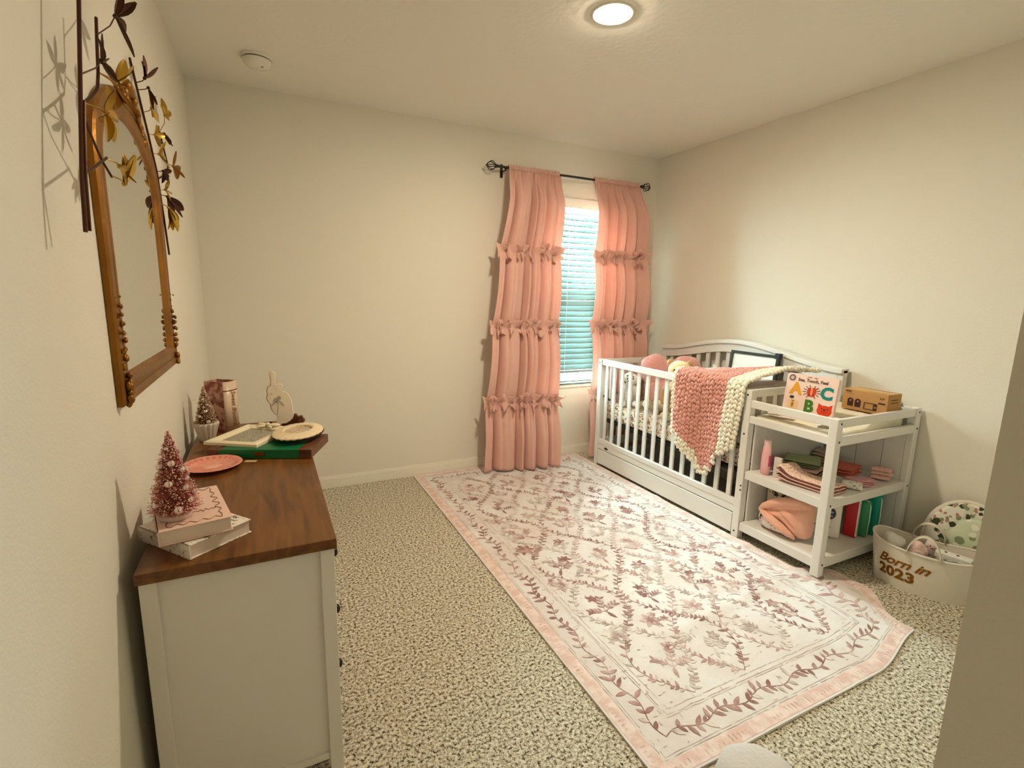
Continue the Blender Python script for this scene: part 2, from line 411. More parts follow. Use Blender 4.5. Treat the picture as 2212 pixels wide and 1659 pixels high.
def curtain(label, xl, xr, nf, seed, hem):
    """xl, xr: (z, x) tables of the two edges; nf: number of deep folds; hem: how far the cloth stands off the wall at the floor"""
    zs = [1.612, 1.078, 0.530]
    rnd = random.Random(seed)
    warp = [rnd.uniform(-.3, .3) for _ in range(4)]
    def edge(tab, z): return interp(sorted(tab), z)
    def front(u, z):
        """how far this point of the cloth stands in front of the rod line"""
        w = u + .050 * math.sin(2 * PI * u * 1.3 + seed) + .02 * math.sin(2 * PI * u * 3.1 + 2 * seed)
        tier = sum(1 for q in zs if z < q)
        top = [2.17, zs[0], zs[1], zs[2]][tier]; bot = [zs[0], zs[1], zs[2], 0.0][tier]
        s = (top - z) / (top - bot)
        w += .010 * warp[tier] * math.sin(PI * s) * 3
        f = abs(math.sin(PI * (nf * w + .12))) ** .45
        f2 = abs(math.sin(PI * (nf * 2.6 * w + .4 + seed)))
        if tier < 3: env = (.48 + .52) * .5 + .5 * max(0.0, math.sin(PI * min(1, s * 1.02))) ** .7
        else: env = .5 + .5 * smooth01(s * 1.8)
        if tier == 0: env *= smooth01(s * 2 + .18)
        amp = .100 * env
        y = amp * f + .010 * f2 * (1 - .5 * s)
        if tier == 0: y += (1 - smooth01(s * 4)) * .007 * math.sin(2 * PI * u * 19 + 3 * math.sin(7 * u))
        y += .006 * noise.noise(Vector((u * 14, z * 2.4, seed * 5)))
        return y
    def P(u, z, extra=0):
        x0, x1 = edge(xl, z), edge(xr, z)
        k = .5 * math.sin(2 * PI * nf * u) * .012
        st = smooth01((1.7 - z) / 1.7)
        return Vector((lerp(x0, x1, u) + k, ROD_Y - .012 - front(u, z) - st * lerp(*hem, u) - extra, z))
    t = Thing('curtain', label, 'curtain', (lerp(xl[0][1], xr[0][1], .5), ROD_Y, 0.0), group=None)
    b = MB(); NU, NV = 260, 110
    b.grid(lambda u, v: P(u, lerp(2.172, 0.022 + .006 * math.sin(9 * u), v)), NU, NV)
    t.part('curtain_panel', b, M['curtain'], world=True, smooth=True, solid=0.0012)
    def pocket(u, v):
        x0, x1 = edge(xl, 2.19), edge(xr, 2.19)
        a = 2 * PI * u; w = v
        rr = .0155 + .0035 * math.sin(2 * PI * w * 17 + 3 * math.sin(9 * w)) + .002 * noise.noise(Vector((w * 40, a, seed)))
        hz = 1.0 if math.sin(a) < 0 else 1.25 + .2 * noise.noise(Vector((w * 30, 1, seed)))
        return Vector((lerp(x0, x1, w), ROD_Y + rr * math.cos(a), ROD_Z + rr * hz * math.sin(a)))
    b = MB(); b.grid(pocket, 14, 150, closeu=True)
    t.part('rod_pocket', b, M['curtain'], world=True, smooth=True)
    for q, z0 in enumerate(zs):
        b = MB(); fr = 8 + q
        ph = rnd.uniform(0, 6)
        def ruffle(u, v, z0=z0, fr=fr, ph=ph):
            s = 2 * v - 1; a = abs(s) ** .8
            c = 2 * PI * fr * u + ph + 1.9 * math.sin(2 * PI * 2.3 * u + ph)
            flare = a * (.030 + .027 * math.sin(c + (0.9 if s > 0 else -0.9)) + .008 * math.sin(2.3 * c + s))
            z = z0 + s * (.048 + .013 * math.sin(.5 * c + 2 * s)) + .008 * math.sin(.37 * c) + a * .010 * math.sin(1.7 * c + 1.2 * s)
            p = P(min(1, max(0, u)), z0, .007 + flare)
            p.x += a * .022 * math.cos(c) + (u - .5) * .025
            p.z = z
            return p
        b.grid(ruffle, 230, 9)
        t.part('ruffle', b, M['curtain'], world=True, smooth=True, solid=0.0010)
    return t
curtain('pink linen curtain with three ruffle bands, left of the window', [(2.19, 1.582), (1.61, 1.490), (1.08, 1.440), (.53, 1.400), (0, 1.375)],
        [(2.19, 1.992), (1.61, 1.985), (1.08, 1.965), (.53, 1.955), (0, 1.955)], 5.2, 1.3, (.0, .12))
curtain('pink linen curtain right of the window, its hem behind the crib', [(2.19, 2.306), (1.61, 2.300), (1.08, 2.300), (.53, 2.312), (0, 2.300)],
        [(2.19, 2.735), (1.61, 2.810), (1.08, 2.845), (.53, 2.86), (0, 2.87)], 4.6, 2.6, (.02, -.02))

# ---------------------------------------------------------------- rug
RX0, RX1, RY0, RY1 = 0.895, 2.282, 0.835, 3.405
def rug_h(x, y):
    h = .007
    for cy_, hh, sl in ((1.30, .010, .10), (1.75, .007, -.06), (2.35, .005, .05)):
        d = (y - cy_ - sl * (x - 1.3)) / .035
        h += hh * math.exp(-d * d) * smooth01((x - 1.15) / .5)
    h += .0025 * (noise.noise(Vector((x * 3.3, y * 3.3, 0))) + .5)
    d = (x - (1.16 + .02 * math.sin(y * 2))) / .016; h += .002 * math.exp(-d * d)
    d = (x - 1.78) / .016; h += .003 * math.exp(-d * d)
    return h
def rug_edge(x, y):
    """gentle waviness of the free right-hand edge near the camera"""
    k = smooth01((x - 1.9) / .38) * smooth01((1.9 - y) / .6)
    spread = smooth01((x - 2.02) / .26) * smooth01((y - .88) / .32) * (1 - smooth01((y - 1.33) / .09))
    return x + k * .012 * math.sin(y * 9) + .175 * spread, y + smooth01((x - 1.9) / .4) * smooth01((1.2 - y) / .3) * .075
M['rug'] = mat('rug_ground', lin(226, 218, 212), 0.95, spec=0.1, bump=(500, 0.35), vary=(4.0, lin(218, 204, 196), 0.40, 0.62), sheen=0.2)
M['rug_rose'] = mat('rug_rose', lin(172, 134, 128), 0.95, spec=0.1, vary=(16, lin(206, 178, 168), 0.40, 0.62))
M['rug_plum'] = mat('rug_plum', lin(142, 102, 96), 0.95, spec=0.1, vary=(16, lin(190, 156, 148), 0.42, 0.66))
M['rug_grey'] = mat('rug_grey', lin(172, 150, 140), 0.95, spec=0.1, vary=(20, lin(218, 204, 194), 0.38, 0.60))
M['rug_pale'] = mat('rug_border_pink', lin(214, 180, 168), 0.95, spec=0.1, vary=(30, lin(228, 206, 196), 0.40, 0.62))
b = MB()
def rp(x, y, dz=0):
    X, Y = rug_edge(x, y); return Vector((X, Y, rug_h(x, y) + dz))
b.grid(lambda u, v: rp(lerp(RX0, RX1, u), lerp(RY0, RY1, v)), 90, 160)
NUr, NVr = 90, 160
# side skirt
ring = [rp(lerp(RX0, RX1, i / 60), RY0) for i in range(61)] + [rp(RX1, lerp(RY0, RY1, i / 90)) for i in range(91)] + [rp(lerp(RX1, RX0, i / 60), RY1) for i in range(61)] + [rp(RX0, lerp(RY1, RY0, i / 90)) for i in range(91)]
o = len(ring); b.add(ring + [Vector((p.x, p.y, 0.0005)) for p in ring], [(i, (i + 1) % o, (i + 1) % o + o, i + o) for i in range(o)])
rr = random.Random(5)
DZ = .0009
def blade(x, y, a, ln, wd, mi, bend=0.0):
    b.mi = mi; ca, sa = math.cos(a), math.sin(a); L_, R_ = [], []
    prof = ((0, .08), (.25, .8), (.5, 1), (.75, .7), (1, .05))
    for t_, w in prof:
        cx_ = t_ * ln; cy_ = bend * ln * t_ * t_
        for sgn, lst in ((1, L_), (-1, R_)):
            px, py = cx_, cy_ + sgn * w * wd / 2
            X, Y = x + px * ca - py * sa, y + px * sa + py * ca
            if not (RX0 + .004 < X < RX1 - .004 and RY0 + .004 < Y < RY1 - .004): return
            lst.append(rp(X, Y, DZ + .0002 * mi))
    vs = L_ + R_; k = len(prof)
    b.add(vs, [(i, i + 1, i + 1 + k, i + k) for i in range(k - 1)])
def strokeline(pts, wd, mi, gap=0.0):
    b.mi = mi
    for (x0, y0), (x1, y1) in zip(pts, pts[1:]):
        ln = math.hypot(x1 - x0, y1 - y0)
        if ln < 1e-6 or rr.random() < gap: continue
        nx, ny = -(y1 - y0) / ln * wd / 2, (x1 - x0) / ln * wd / 2
        if not all(RX0 + .003 < q < RX1 - .003 for q in (x0, x1)) or not all(RY0 + .003 < q < RY1 - .003 for q in (y0, y1)): continue
        b.add([rp(x0 + nx, y0 + ny, DZ), rp(x1 + nx, y1 + ny, DZ), rp(x1 - nx, y1 - ny, DZ), rp(x0 - nx, y0 - ny, DZ)], [(0, 1, 2, 3)])
def vine(pts, leaf=.030, step=.022, mi=1, wd=.0035):
    strokeline(pts, wd, mi)
    acc = 0; side = 1
    for (x0, y0), (x1, y1) in zip(pts, pts[1:]):
        ln = math.hypot(x1 - x0, y1 - y0); a = math.atan2(y1 - y0, x1 - x0); acc += ln
        if acc >= step:
            acc = 0; side = -side
            blade(x1, y1, a + side * rr.uniform(.6, 1.0), leaf * rr.uniform(.75, 1.25), leaf * .42, rr.choice((mi, mi, 3)), .15 * side)
            if rr.random() < .45: blade(x1, y1, a - side * rr.uniform(.6, 1.0), leaf * .8, leaf * .34, mi, -.15 * side)
def line(x0, y0, x1, y1, n=60, wob=0.0012):
    return [(lerp(x0, x1, i / n) + rr.uniform(-wob, wob), lerp(y0, y1, i / n) + rr.uniform(-wob, wob)) for i in range(n + 1)]
def flower(x, y, r, mi, petals=6):
    a0 = rr.uniform(0, 6)
    for k in range(petals): blade(x, y, a0 + 2 * PI * k / petals, r * rr.uniform(.8, 1.1), r * .5, mi)
    for k in range(petals): blade(x, y, a0 + PI / petals + 2 * PI * k / petals, r * .5, r * .22, 2)
def curve(x, y, a, ln, k, n=14):
    pts = [(x, y)]
    for i in range(n):
        a += k / n; x += math.cos(a) * ln / n; y += math.sin(a) * ln / n; pts.append((x, y))
    return pts
def sprig(x, y, a, s, mi):
    for da, l in ((0, 1), (.75, .75), (-.75, .8)):
        pts = curve(x, y, a + da, s * l, rr.uniform(-.9, .9), 10)
        strokeline(pts, .0028, mi)
        for i in range(3, 11, 2):
            px, py = pts[i]; aa = math.atan2(pts[i][1] - pts[i - 1][1], pts[i][0] - pts[i - 1][0])
            blade(px, py, aa + .8, s * .26, s * .11, mi); blade(px, py, aa - .8, s * .24, s * .10, rr.choice((mi, 3)))
    flower(x + math.cos(a) * s * 1.0, y + math.sin(a) * s * 1.0, s * .30, mi, 5)
    blade(x, y, a + PI, s * .5, s * .16, mi, .2)
# borders
b.mi = 4
def band(o0, o1, mi):
    b.mi = mi
    for (xa, xb, ya, yb) in ((RX0 + o0, RX0 + o1, RY0 + o0, RY1 - o0), (RX1 - o1, RX1 - o0, RY0 + o0, RY1 - o0)):
        b.grid(lambda u, v: rp(lerp(xa, xb, u), lerp(ya, yb, v), DZ * .6), 3, 120)
    for (xa, xb, ya, yb) in ((RX0 + o1, RX1 - o1, RY0 + o0, RY0 + o1), (RX0 + o1, RX1 - o1, RY1 - o1, RY1 - o0)):
        b.grid(lambda u, v: rp(lerp(xa, xb, u), lerp(ya, yb, v), DZ * .6), 70, 3)
band(.008, .052, 4)
for off, w, mi in ((.058, .0022, 3), (.066, .0018, 3), (.170, .0022, 3), (.178, .0018, 1), (.196, .0022, 3)):
    for a_, b_ in (((RX0 + off, RY0 + off), (RX0 + off, RY1 - off)), ((RX1 - off, RY0 + off), (RX1 - off, RY1 - off))):
        strokeline(line(*a_, *b_, n=110), w, mi, .12)
    for a_, b_ in (((RX0 + off, RY0 + off), (RX1 - off, RY0 + off)), ((RX0 + off, RY1 - off), (RX1 - off, RY1 - off))):
        strokeline(line(*a_, *b_, n=70), w, mi, .12)
for k in range(150):      # short dashes worked into the pink edging
    y = lerp(RY0 + .02, RY1 - .02, k / 149)
    for x in (RX0 + .02, RX1 - .045): strokeline([(x, y), (x + rr.uniform(.008, .024), y)], .004, 3)
for k in range(80):
    x = lerp(RX0 + .02, RX1 - .02, k / 79)
    for y in (RY0 + .02, RY1 - .045): strokeline([(x, y), (x, y + rr.uniform(.008, .024))], .004, 3)
def wavy(x0, y0, x1, y1, amp, per, n):
    L0 = math.hypot(x1 - x0, y1 - y0); ux, uy = (x1 - x0) / L0, (y1 - y0) / L0
    return [(x0 + ux * L0 * i / n - uy * amp * math.sin(2 * PI * i * L0 / n / per), y0 + uy * L0 * i / n + ux * amp * math.sin(2 * PI * i * L0 / n / per)) for i in range(n + 1)]
c_ = .118
vine(wavy(RX0 + c_, RY0 + c_, RX0 + c_, RY1 - c_, .012, .19, 150), .040, .026, 2)
vine(wavy(RX1 - c_, RY0 + c_, RX1 - c_, RY1 - c_, .012, .19, 150), .040, .026, 1)
vine(wavy(RX0 + c_, RY0 + c_, RX1 - c_, RY0 + c_, .012, .19, 80), .040, .026, 2)
vine(wavy(RX0 + c_, RY1 - c_, RX1 - c_, RY1 - c_, .012, .19, 80), .040, .026, 1)
# the field: an ogee trellis of leafy vines with a spray of flowers in each cell
fx0, fx1, fy0_, fy1_ = RX0 + .21, RX1 - .21, RY0 + .21, RY1 - .21
nc = 4; cw = (fx1 - fx0) / nc; ch = .36
def ogee(i, y0, y1, s):
    n = int((y1 - y0) / .012)
    return [(fx0 + cw * (i + .5) + s * cw * .46 * math.sin(PI * (y0 + (y1 - y0) * k / n - fy0_) / ch), y0 + (y1 - y0) * k / n) for k in range(n + 1)]
for i in range(nc):
    for s in (1, -1):
        pts = [p for p in ogee(i, fy0_, fy1_, s) if fx0 <= p[0] <= fx1]
        vine(pts, .027, .014, rr.choice((1, 1, 2, 3)), .0030)
row = 0; y = fy0_ + ch * .5
while y < fy1_ - .02:
    for i in range(nc):
        x = fx0 + cw * (i + .5)
        mi = rr.choice((1, 2, 2, 3))
        sprig(x + rr.uniform(-.02, .02), y - .06, PI / 2 + rr.uniform(-.8, .8), rr.uniform(.085, .115), mi)
        if rr.random() < .6: sprig(x + rr.uniform(-.05, .05), y + .05, rr.uniform(0, 6.28), .055, rr.choice((1, 3)))
    for i in range(nc + 1):
        x = fx0 + cw * i
        if fx0 - .01 <= x <= fx1 + .01 and y + ch / 2 < fy1_: 
            flower(min(max(x, fx0 + .04), fx1 - .04), y + ch * .5, rr.uniform(.035, .055), rr.choice((1, 2, 3)))
            sprig(min(max(x, fx0 + .04), fx1 - .04), y + ch * .5, rr.uniform(0, 6.28), .065, rr.choice((1, 3)))
    y += ch
for k in range(900):      # worn flecks
    x, y = rr.uniform(RX0 + .07, RX1 - .07), rr.uniform(RY0 + .07, RY1 - .07)
    blade(x, y, rr.choice((0, PI / 2)) + rr.uniform(-.15, .15), rr.uniform(.008, .026), rr.uniform(.002, .004), rr.choice((3, 3, 1)))
single('area_rug', b, [M['rug'], M['rug_rose'], M['rug_plum'], M['rug_grey'], M['rug_pale']],
       'large pale rug with dusty rose leaves and vines on the beige carpet', 'rug', (1.6, 2.1, 0), world=True, smooth='auto')

# ---------------------------------------------------------------- dresser against the left wall
DX0, DX1, DY0, DY1, DZT = -0.292, 0.128, 1.246, 2.572, 0.700
t = Thing('dresser', 'white dresser with walnut brown top against the left wall', 'dresser', ((DX0 + DX1) / 2, (DY0 + DY1) / 2, 0))
b = MB(); b.box(DX0, DX1, DY0, DY1, DZT - .027, DZT); t.part('top', b, M['walnut'], world=True, bevel=0.0015, label='dark walnut brown top')
px0, px1, py0, py1 = DX0 + .004, DX1 - .006, DY0 + .010, DY1 - .010
for x0, x1, y0, y1 in ((px0, px0 + .034, py0, py0 + .034), (px1 - .034, px1, py0, py0 + .034), (px0, px0 + .034, py1 - .034, py1), (px1 - .034, px1, py1 - .034, py1)):
    b = MB(); b.box(x0, x1, y0, y1, 0, DZT - .027); t.part('corner_post', b, M['white2'], world=True, bevel=0.002)
for y0, y1 in ((py0 + .012, py0 + .026), (py1 - .026, py1 - .012)):
    b = MB(); b.box(px0 + .034, px1 - .034, y0, y1, .07, DZT - .027); b.box(px0 + .034, px1 - .034, y0 - .006, y1, .05, .07); t.part('side_panel', b, M['white2'], world=True)
b = MB(); b.box(px0 + .006, px0 + .016, py0 + .034, py1 - .034, .06, DZT - .027); t.part('back_panel', b, M['white2'], world=True)
b = MB(); b.box(px1 - .022, px1 - .004, py0 + .034, py1 - .034, .645, DZT - .027); b.box(px1 - .022, px1 - .004, py0 + .034, py1 - .034, .06, .085)
ym = (py0 + py1) / 2; b.box(px1 - .022, px1 - .004, ym - .012, ym + .012, .085, .645); t.part('front_frame', b, M['white2'], world=True)
M['knob'] = mat('dark_bronze', lin(48, 40, 34), 0.35, metal=0.8)
for r_ in range(3):
    for k, (y0, y1) in enumerate(((py0 + .038, ym - .016), (ym + .016, py1 - .038))):
        z0 = .090 + r_ * .186
        b = MB(); b.box(px1 - .020, px1 - .001, y0, y1, z0, z0 + .178); dr = t.part('drawer', b, M['white2'], world=True, bevel=0.002)
        for q in (.28, .72):
            b = MB(); y = lerp(y0, y1, q); b.tube([(px1 - .001, y, z0 + .09), (px1 + .012, y, z0 + .09)], .005, 10); b.ball((px1 + .020, y, z0 + .09), (.010, .014, .014), 12, 8)
            t.part('knob', b, M['knob'], parent=dr, world=True, smooth=True)

# gold framed arched mirror
FRONT = XL + .019
def arch(off, n=40):
    y0, y1, zb, zs, zt = 1.412 + off, 2.190 - off, 1.040 + off, 1.585, 1.822 - off
    yc, ry = (y0 + y1) / 2, (y1 - y0) / 2
    pts = [(y0, zb), (y0, lerp(zb, zs, .5)), (y0, zs)]
    for i in range(1, n):
        a = PI - PI * i / n; c, s = math.cos(a), math.sin(a)
        pts.append((yc + ry * c, zs + (zt - zs) * (s ** .92)))
    return pts + [(y1, zs), (y1, lerp(zb, zs, .5)), (y1, zb)]
M['gold'] = mat('antique_gold', lin(150, 100, 32), 0.42, metal=0.75, bump=(60, 0.15), vary=(9, lin(120, 78, 22), 0.4, 0.75))
M['gold_dark'] = mat('dark_gilding', lin(106, 66, 20), 0.5, metal=0.5)
M['brass'] = mat('polished_brass', lin(196, 158, 70), 0.28, metal=0.95)
M['bronze'] = mat('brown_bronze', lin(74, 40, 20), 0.45, metal=0.6)
m = bpy.data.materials.new('mirror_silver'); m.use_nodes = True
q = m.node_tree.nodes['Principled BSDF']; q.inputs['Metallic'].default_value = 1; q.inputs['Roughness'].default_value = 0.015; q.inputs['Base Color'].default_value = (.86, .87, .86, 1)
M['mirror'] = m
t = Thing('wall_mirror', 'arched wall mirror in an ornate antique gold frame above the dresser', 'mirror', (XL, 1.80, 1.040))
prof = [(0.0, 0.001), (0.0, .013), (.006, .018), (.024, .019), (.029, .017), (.034, .017), (.038, .019), (.058, .017), (.068, .012), (.072, .007)]
b = MB(); rings = [arch(o) for o, _ in prof]; k = len(rings[0]); vs = []
for (o_, h_), rg in zip(prof, rings): vs += [(XL + h_, y, z) for y, z in rg]
b.add(vs, [(i * k + j, i * k + (j + 1) % k, (i + 1) * k + (j + 1) % k, (i + 1) * k + j) for i in range(len(prof) - 1) for j in range(k)])
fr = t.part('mirror_frame', b, M['gold'], world=True, smooth='auto', angle=35)
b = MB(); rg = arch(.030); rg2 = arch(.0285); k = len(rg)
b.add([(XL + .0178, y, z) for y, z in rg] + [(XL + .0178, y, z) for y, z in rg2], [(j, (j + 1) % k, (j + 1) % k + k, j + k) for j in range(k)])
t.part('groove_line', b, M['gold_dark'], world=True)
b = MB(); rg = arch(.060); b.add([(XL + .0075, y, z) for y, z in rg], [tuple(range(len(rg)))]); t.part('mirror_glass', b, M['mirror'], world=True)
rnd = random.Random(3)
def ornament(name, spots_):
    b = MB()
    for y, z, r in spots_:
        for _ in range(3):
            a = rnd.uniform(0, 6.28); b.ball((FRONT + rnd.uniform(-.004, .008), y + rnd.uniform(-.5, .5) * r, z + rnd.uniform(-.5, .5) * r), (r * .6, r * rnd.uniform(.5, 1.1), r * rnd.uniform(.5, 1.1)), 9, 6, M=Matrix.Rotation(a, 3, 'X'), lump=.5, ls=60)
    return t.part(name, b, M['gold'], world=True, smooth=True)
ornament('crest_ornament', [(1.76 + .032 * i, 1.820 - .0022 * abs(i - 1) ** 1.9 + (.014 if i in (0, 1, 2) else 0), .020 - .0016 * abs(i - 1)) for i in range(-2, 8)])
ornament('corner_ornament', [(1.428 + (0.012 if i % 2 else 0), 1.052 + .020 * i, .012 - .0006 * i) for i in range(13)])
ornament('corner_ornament', [(2.176 - (0.012 if i % 2 else 0), 1.052 + .020 * i, .012 - .0006 * i) for i in range(13)])

# metal branches on the wall
def leaf_mb(b, c, d, ln, wd, curl=0.3, roll=0.0):
    d = Vector(d).normalized(); up = Vector((1, 0.1, .2)); s = d.cross(up).normalized(); nrm = s.cross(d)
    s2 = s * math.cos(roll) + nrm * math.sin(roll); n2 = s2.cross(d)
    c = Vector(c); rows = []
    for i in range(6):
        q = i / 5; w = wd * math.sin(PI * min(1, q * .93 + .03)) ** .8 / 2; cen = c + d * ln * q + n2 * curl * ln * q * q
        rows += [cen - s2 * w + n2 * w * .5, cen, cen + s2 * w + n2 * w * .5]
    th = [p - n2 * .0012 for p in rows]
    fs = [(i * 3 + j, i * 3 + j + 1, i * 3 + j + 4, i * 3 + j + 3) for i in range(5) for j in range(2)]
    b.add(rows, fs); b.add(th, [tuple(reversed(f)) for f in fs])
def branch(label, stems, sprigs, loc, seed):
    t = Thing('metal_branch', label, 'wall decor', loc, group=None)
    rnd = random.Random(seed)
    for pts, r in stems:
        b = MB(); b.tube(pts, r, 8); t.part('stem', b, M['bronze'], world=True, smooth='auto')
    for (x, y, z), anchor, size, cnt, base_a, spread, mt in sprigs:
        b = MB(); b.tube([anchor, (lerp(anchor[0], x, .5) + .006, lerp(anchor[1], y, .5), lerp(anchor[2], z, .5)), (x, y, z)], .0014, 6)
        b.ball((x, y, z), .005, 8, 6)
        for i in range(cnt):
            a = base_a + spread * ((i / (cnt - 1) - .5) if cnt > 1 else 0) + rnd.uniform(-.15, .15)
            d = (rnd.uniform(-.05, .45), math.cos(a), math.sin(a))
            leaf_mb(b, (x, y, z), d, size * rnd.uniform(.8, 1.15), size * rnd.uniform(.30, .42), rnd.uniform(-.25, .35), rnd.uniform(-1.0, 1.0))
        t.part('leaf_spray', b, M[mt], world=True, smooth='auto')
    return t
W = -0.272
branch('tall bronze branch with gold leaves on the wall, nearer the camera than the mirror',
  [([(W, 1.300, 2.18), (W, 1.285, 2.00), (W, 1.270, 1.831), (W, 1.195, 1.62), (W, 1.152, 1.50), (W, 1.135, 1.408)], .0034),
   ([(W, 1.160, 1.412), (W + .004, 1.158, 1.50), (W + .004, 1.190, 1.60), (W + .004, 1.206, 1.640)], .0030),
   ([(W, 1.204, 1.632), (W, 1.262, 1.662), (W, 1.330, 1.700), (W, 1.350, 1.735), (W, 1.366, 1.790), (W, 1.385, 1.850)], .0030),
   ([(W, 1.204, 1.628), (W, 1.228, 1.600), (W, 1.300, 1.560), (W + .004, 1.345, 1.538)], .0022),
   ([(W, 1.165, 1.508), (W + .004, 1.230, 1.535), (W + .006, 1.310, 1.568)], .0026)],
  [((W + .012, 1.50, 1.905), (W, 1.376, 1.815), 0.069, 4, .3, 2.6, 'bronze'),
   ((W + .008, 1.46, 2.02), (W, 1.288, 2.05), 0.076, 4, -.4, 2.4, 'brass'),
   ((W + .015, 1.310, 1.745), (W, 1.225, 1.69), 0.053, 5, .4, 4.2, 'bronze'),
   ((W + .014, 1.300, 1.650), (W, 1.215, 1.640), 0.056, 6, -.3, 4.6, 'brass'),
   ((W + .012, 1.425, 1.745), (W, 1.352, 1.738), 0.066, 2, 1.25, .5, 'brass'),
   ((W + .014, 1.420, 1.735), (W, 1.352, 1.738), 0.059, 2, -1.7, .6, 'gold'),
   ((W + .020, 1.365, 1.530), (W + .004, 1.340, 1.540), 0.069, 4, 1.45, 1.0, 'brass'),
   ((W + .020, 1.340, 1.560), (W + .006, 1.308, 1.566), 0.040, 4, -1.6, 2.4, 'brass'),
   ((W + .006, 1.330, 2.14), (W, 1.300, 2.16), 0.066, 4, .9, 2.0, 'bronze')],
  (XL, 1.20, 1.80), 11)
V = XL + .010
branch('smaller bronze branch with curled gold leaves on the wall, right of the mirror',
  [([(V, 1.933, 1.972), (V, 2.007, 1.903), (V, 2.111, 1.810), (V, 2.205, 1.713), (V, 2.255, 1.581), (V, 2.300, 1.437)], .0034),
   ([(V + .006, 2.312, 1.870), (V + .006, 2.357, 1.834), (V + .006, 2.428, 1.784), (V + .006, 2.425, 1.760), (V + .004, 2.350, 1.730), (V, 2.215, 1.690)], .0028)],
  [((V + .024, 1.985, 1.940), (V, 1.985, 1.923), .060, 3, 1.3, .9, 'bronze'),
   ((V + .026, 2.020, 1.925), (V, 2.000, 1.908), .055, 2, -1.1, .6, 'bronze'),
   ((V + .020, 2.085, 1.885), (V, 2.055, 1.860), .046, 5, 0.3, 5.0, 'brass'),
   ((V + .016, 2.130, 1.815), (V, 2.111, 1.810), .042, 5, .2, 4.0, 'brass'),
   ((V + .016, 2.175, 1.765), (V, 2.160, 1.762), .046, 5, -.2, 3.6, 'brass'),
   ((V + .016, 2.225, 1.720), (V, 2.203, 1.713), .044, 5, -.9, 2.4, 'bronze'),
   ((V + .016, 2.240, 1.660), (V, 2.225, 1.655), .040, 5, .8, 4.0, 'brass'),
   ((V + .016, 2.395, 1.950), (V + .006, 2.314, 1.872), .055, 4, 1.2, 2.6, 'brass'),
   ((V + .014, 2.350, 1.875), (V + .006, 2.314, 1.868), .045, 3, -1.0, 1.2, 'bronze'),
   ((V + .016, 2.490, 1.790), (V + .006, 2.428, 1.784), .070, 4, -.4, 3.6, 'gold'),
   ((V + .016, 2.262, 1.640), (V, 2.232, 1.640), .085, 3, -.85, .9, 'bronze'),
   ((V + .018, 2.250, 1.600), (V, 2.240, 1.610), .080, 5, -1.2, 1.2, 'brass')],
  (XL, 2.20, 1.70), 23)

# ---------------------------------------------------------------- things on the dresser
def book(name, label, c, rotz, w, d, h, mats, z, group=None):
    """hardback lying flat: w along local x (fore edge to spine), d along local y"""
    t = Thing(name, label, 'book', (c[0], c[1], z), rotz, group)
    b = MB(); b.box(-w / 2, w / 2, -d / 2, d / 2, 0, .003); b.box(-w / 2, w / 2, -d / 2, d / 2, h - .003, h); b.box(-w / 2, -w / 2 + .004, -d / 2, d / 2, 0, h)
    cv = t.part('cover', b, mats[0], bevel=0.0012)
    b = MB(); b.box(-w / 2 + .004, w / 2 - .004, -d / 2 + .004, d / 2 - .004, .003, h - .003); t.part('pages', b, mats[1])
    return t, cv
M['pages'] = mat('book_pages', lin(228, 208, 188), 0.8, bump=(900, 0.3))
M['toile'] = spots('white_printed_cover', lin(232, 222, 208), [lin(92, 76, 48), lin(128, 112, 72)], 90, .22, 0.5)
M['pinkcover'] = mat('pale_pink_cover', lin(232, 196, 178), 0.5)
M['goldfoil'] = mat('gold_foil', lin(128, 84, 26), 0.35, metal=0.6)
t, cv = book('book', 'white patterned hardback book lying under the pink one, on the dresser', (-.190, 1.400), R(38), .158, .205, .036, (M['toile'], M['pages']), DZT)
b = MB(); rnd = random.Random(8)
for k in range(26):      # twig print on the cover
    x, y = rnd.uniform(-.07, .07), rnd.uniform(-.095, .095); a = rnd.uniform(0, 6.28)
    for s in (-1, 1):
        dx, dy = math.cos(a + s * .35) * .012, math.sin(a + s * .35) * .012
        b.tube([(x - dx, y - dy, .0361), (x, y + .001, .0363), (x + dx, y + dy, .0361)], .0007, 4)
t.part('printed_twigs', b, mat('olive_print', lin(74, 64, 34), 0.6), parent=cv)['kind'] = 'stuff'
t, cv = book('book', 'pale pink hardback book with gold scrollwork, under the pink bottle brush tree', (-.200, 1.420), R(12), .150, .245, .036, (M['pinkcover'], M['pages']), DZT + .0374)
b = MB()
def scroll(pts): b.tube([(x, y, .0364) for x, y in pts], .0010, 5)
for s in (1, -1):
    pts = []
    for i in range(61):
        q = i / 60; yy = lerp(-.105, .105, q); pts.append((s * (.056 + .007 * math.sin(q * 34) * math.sin(PI * q)), yy))
    scroll(pts)
    pts = [(lerp(-.056, .056, i / 30), s * (.105 + .006 * math.sin(i * .9))) for i in range(31)]; scroll(pts)
t.part('gold_scrollwork', b, M['goldfoil'], parent=cv)
b = MB()
b.tube([(-.02 + .07 * i / 40, -.045 + .005 * math.sin(i * .95) * (1 + .6 * math.sin(i * .3)), .0364) for i in range(41)], .0008, 5); t.part('gold_squiggle', b, M['goldfoil'], parent=cv)

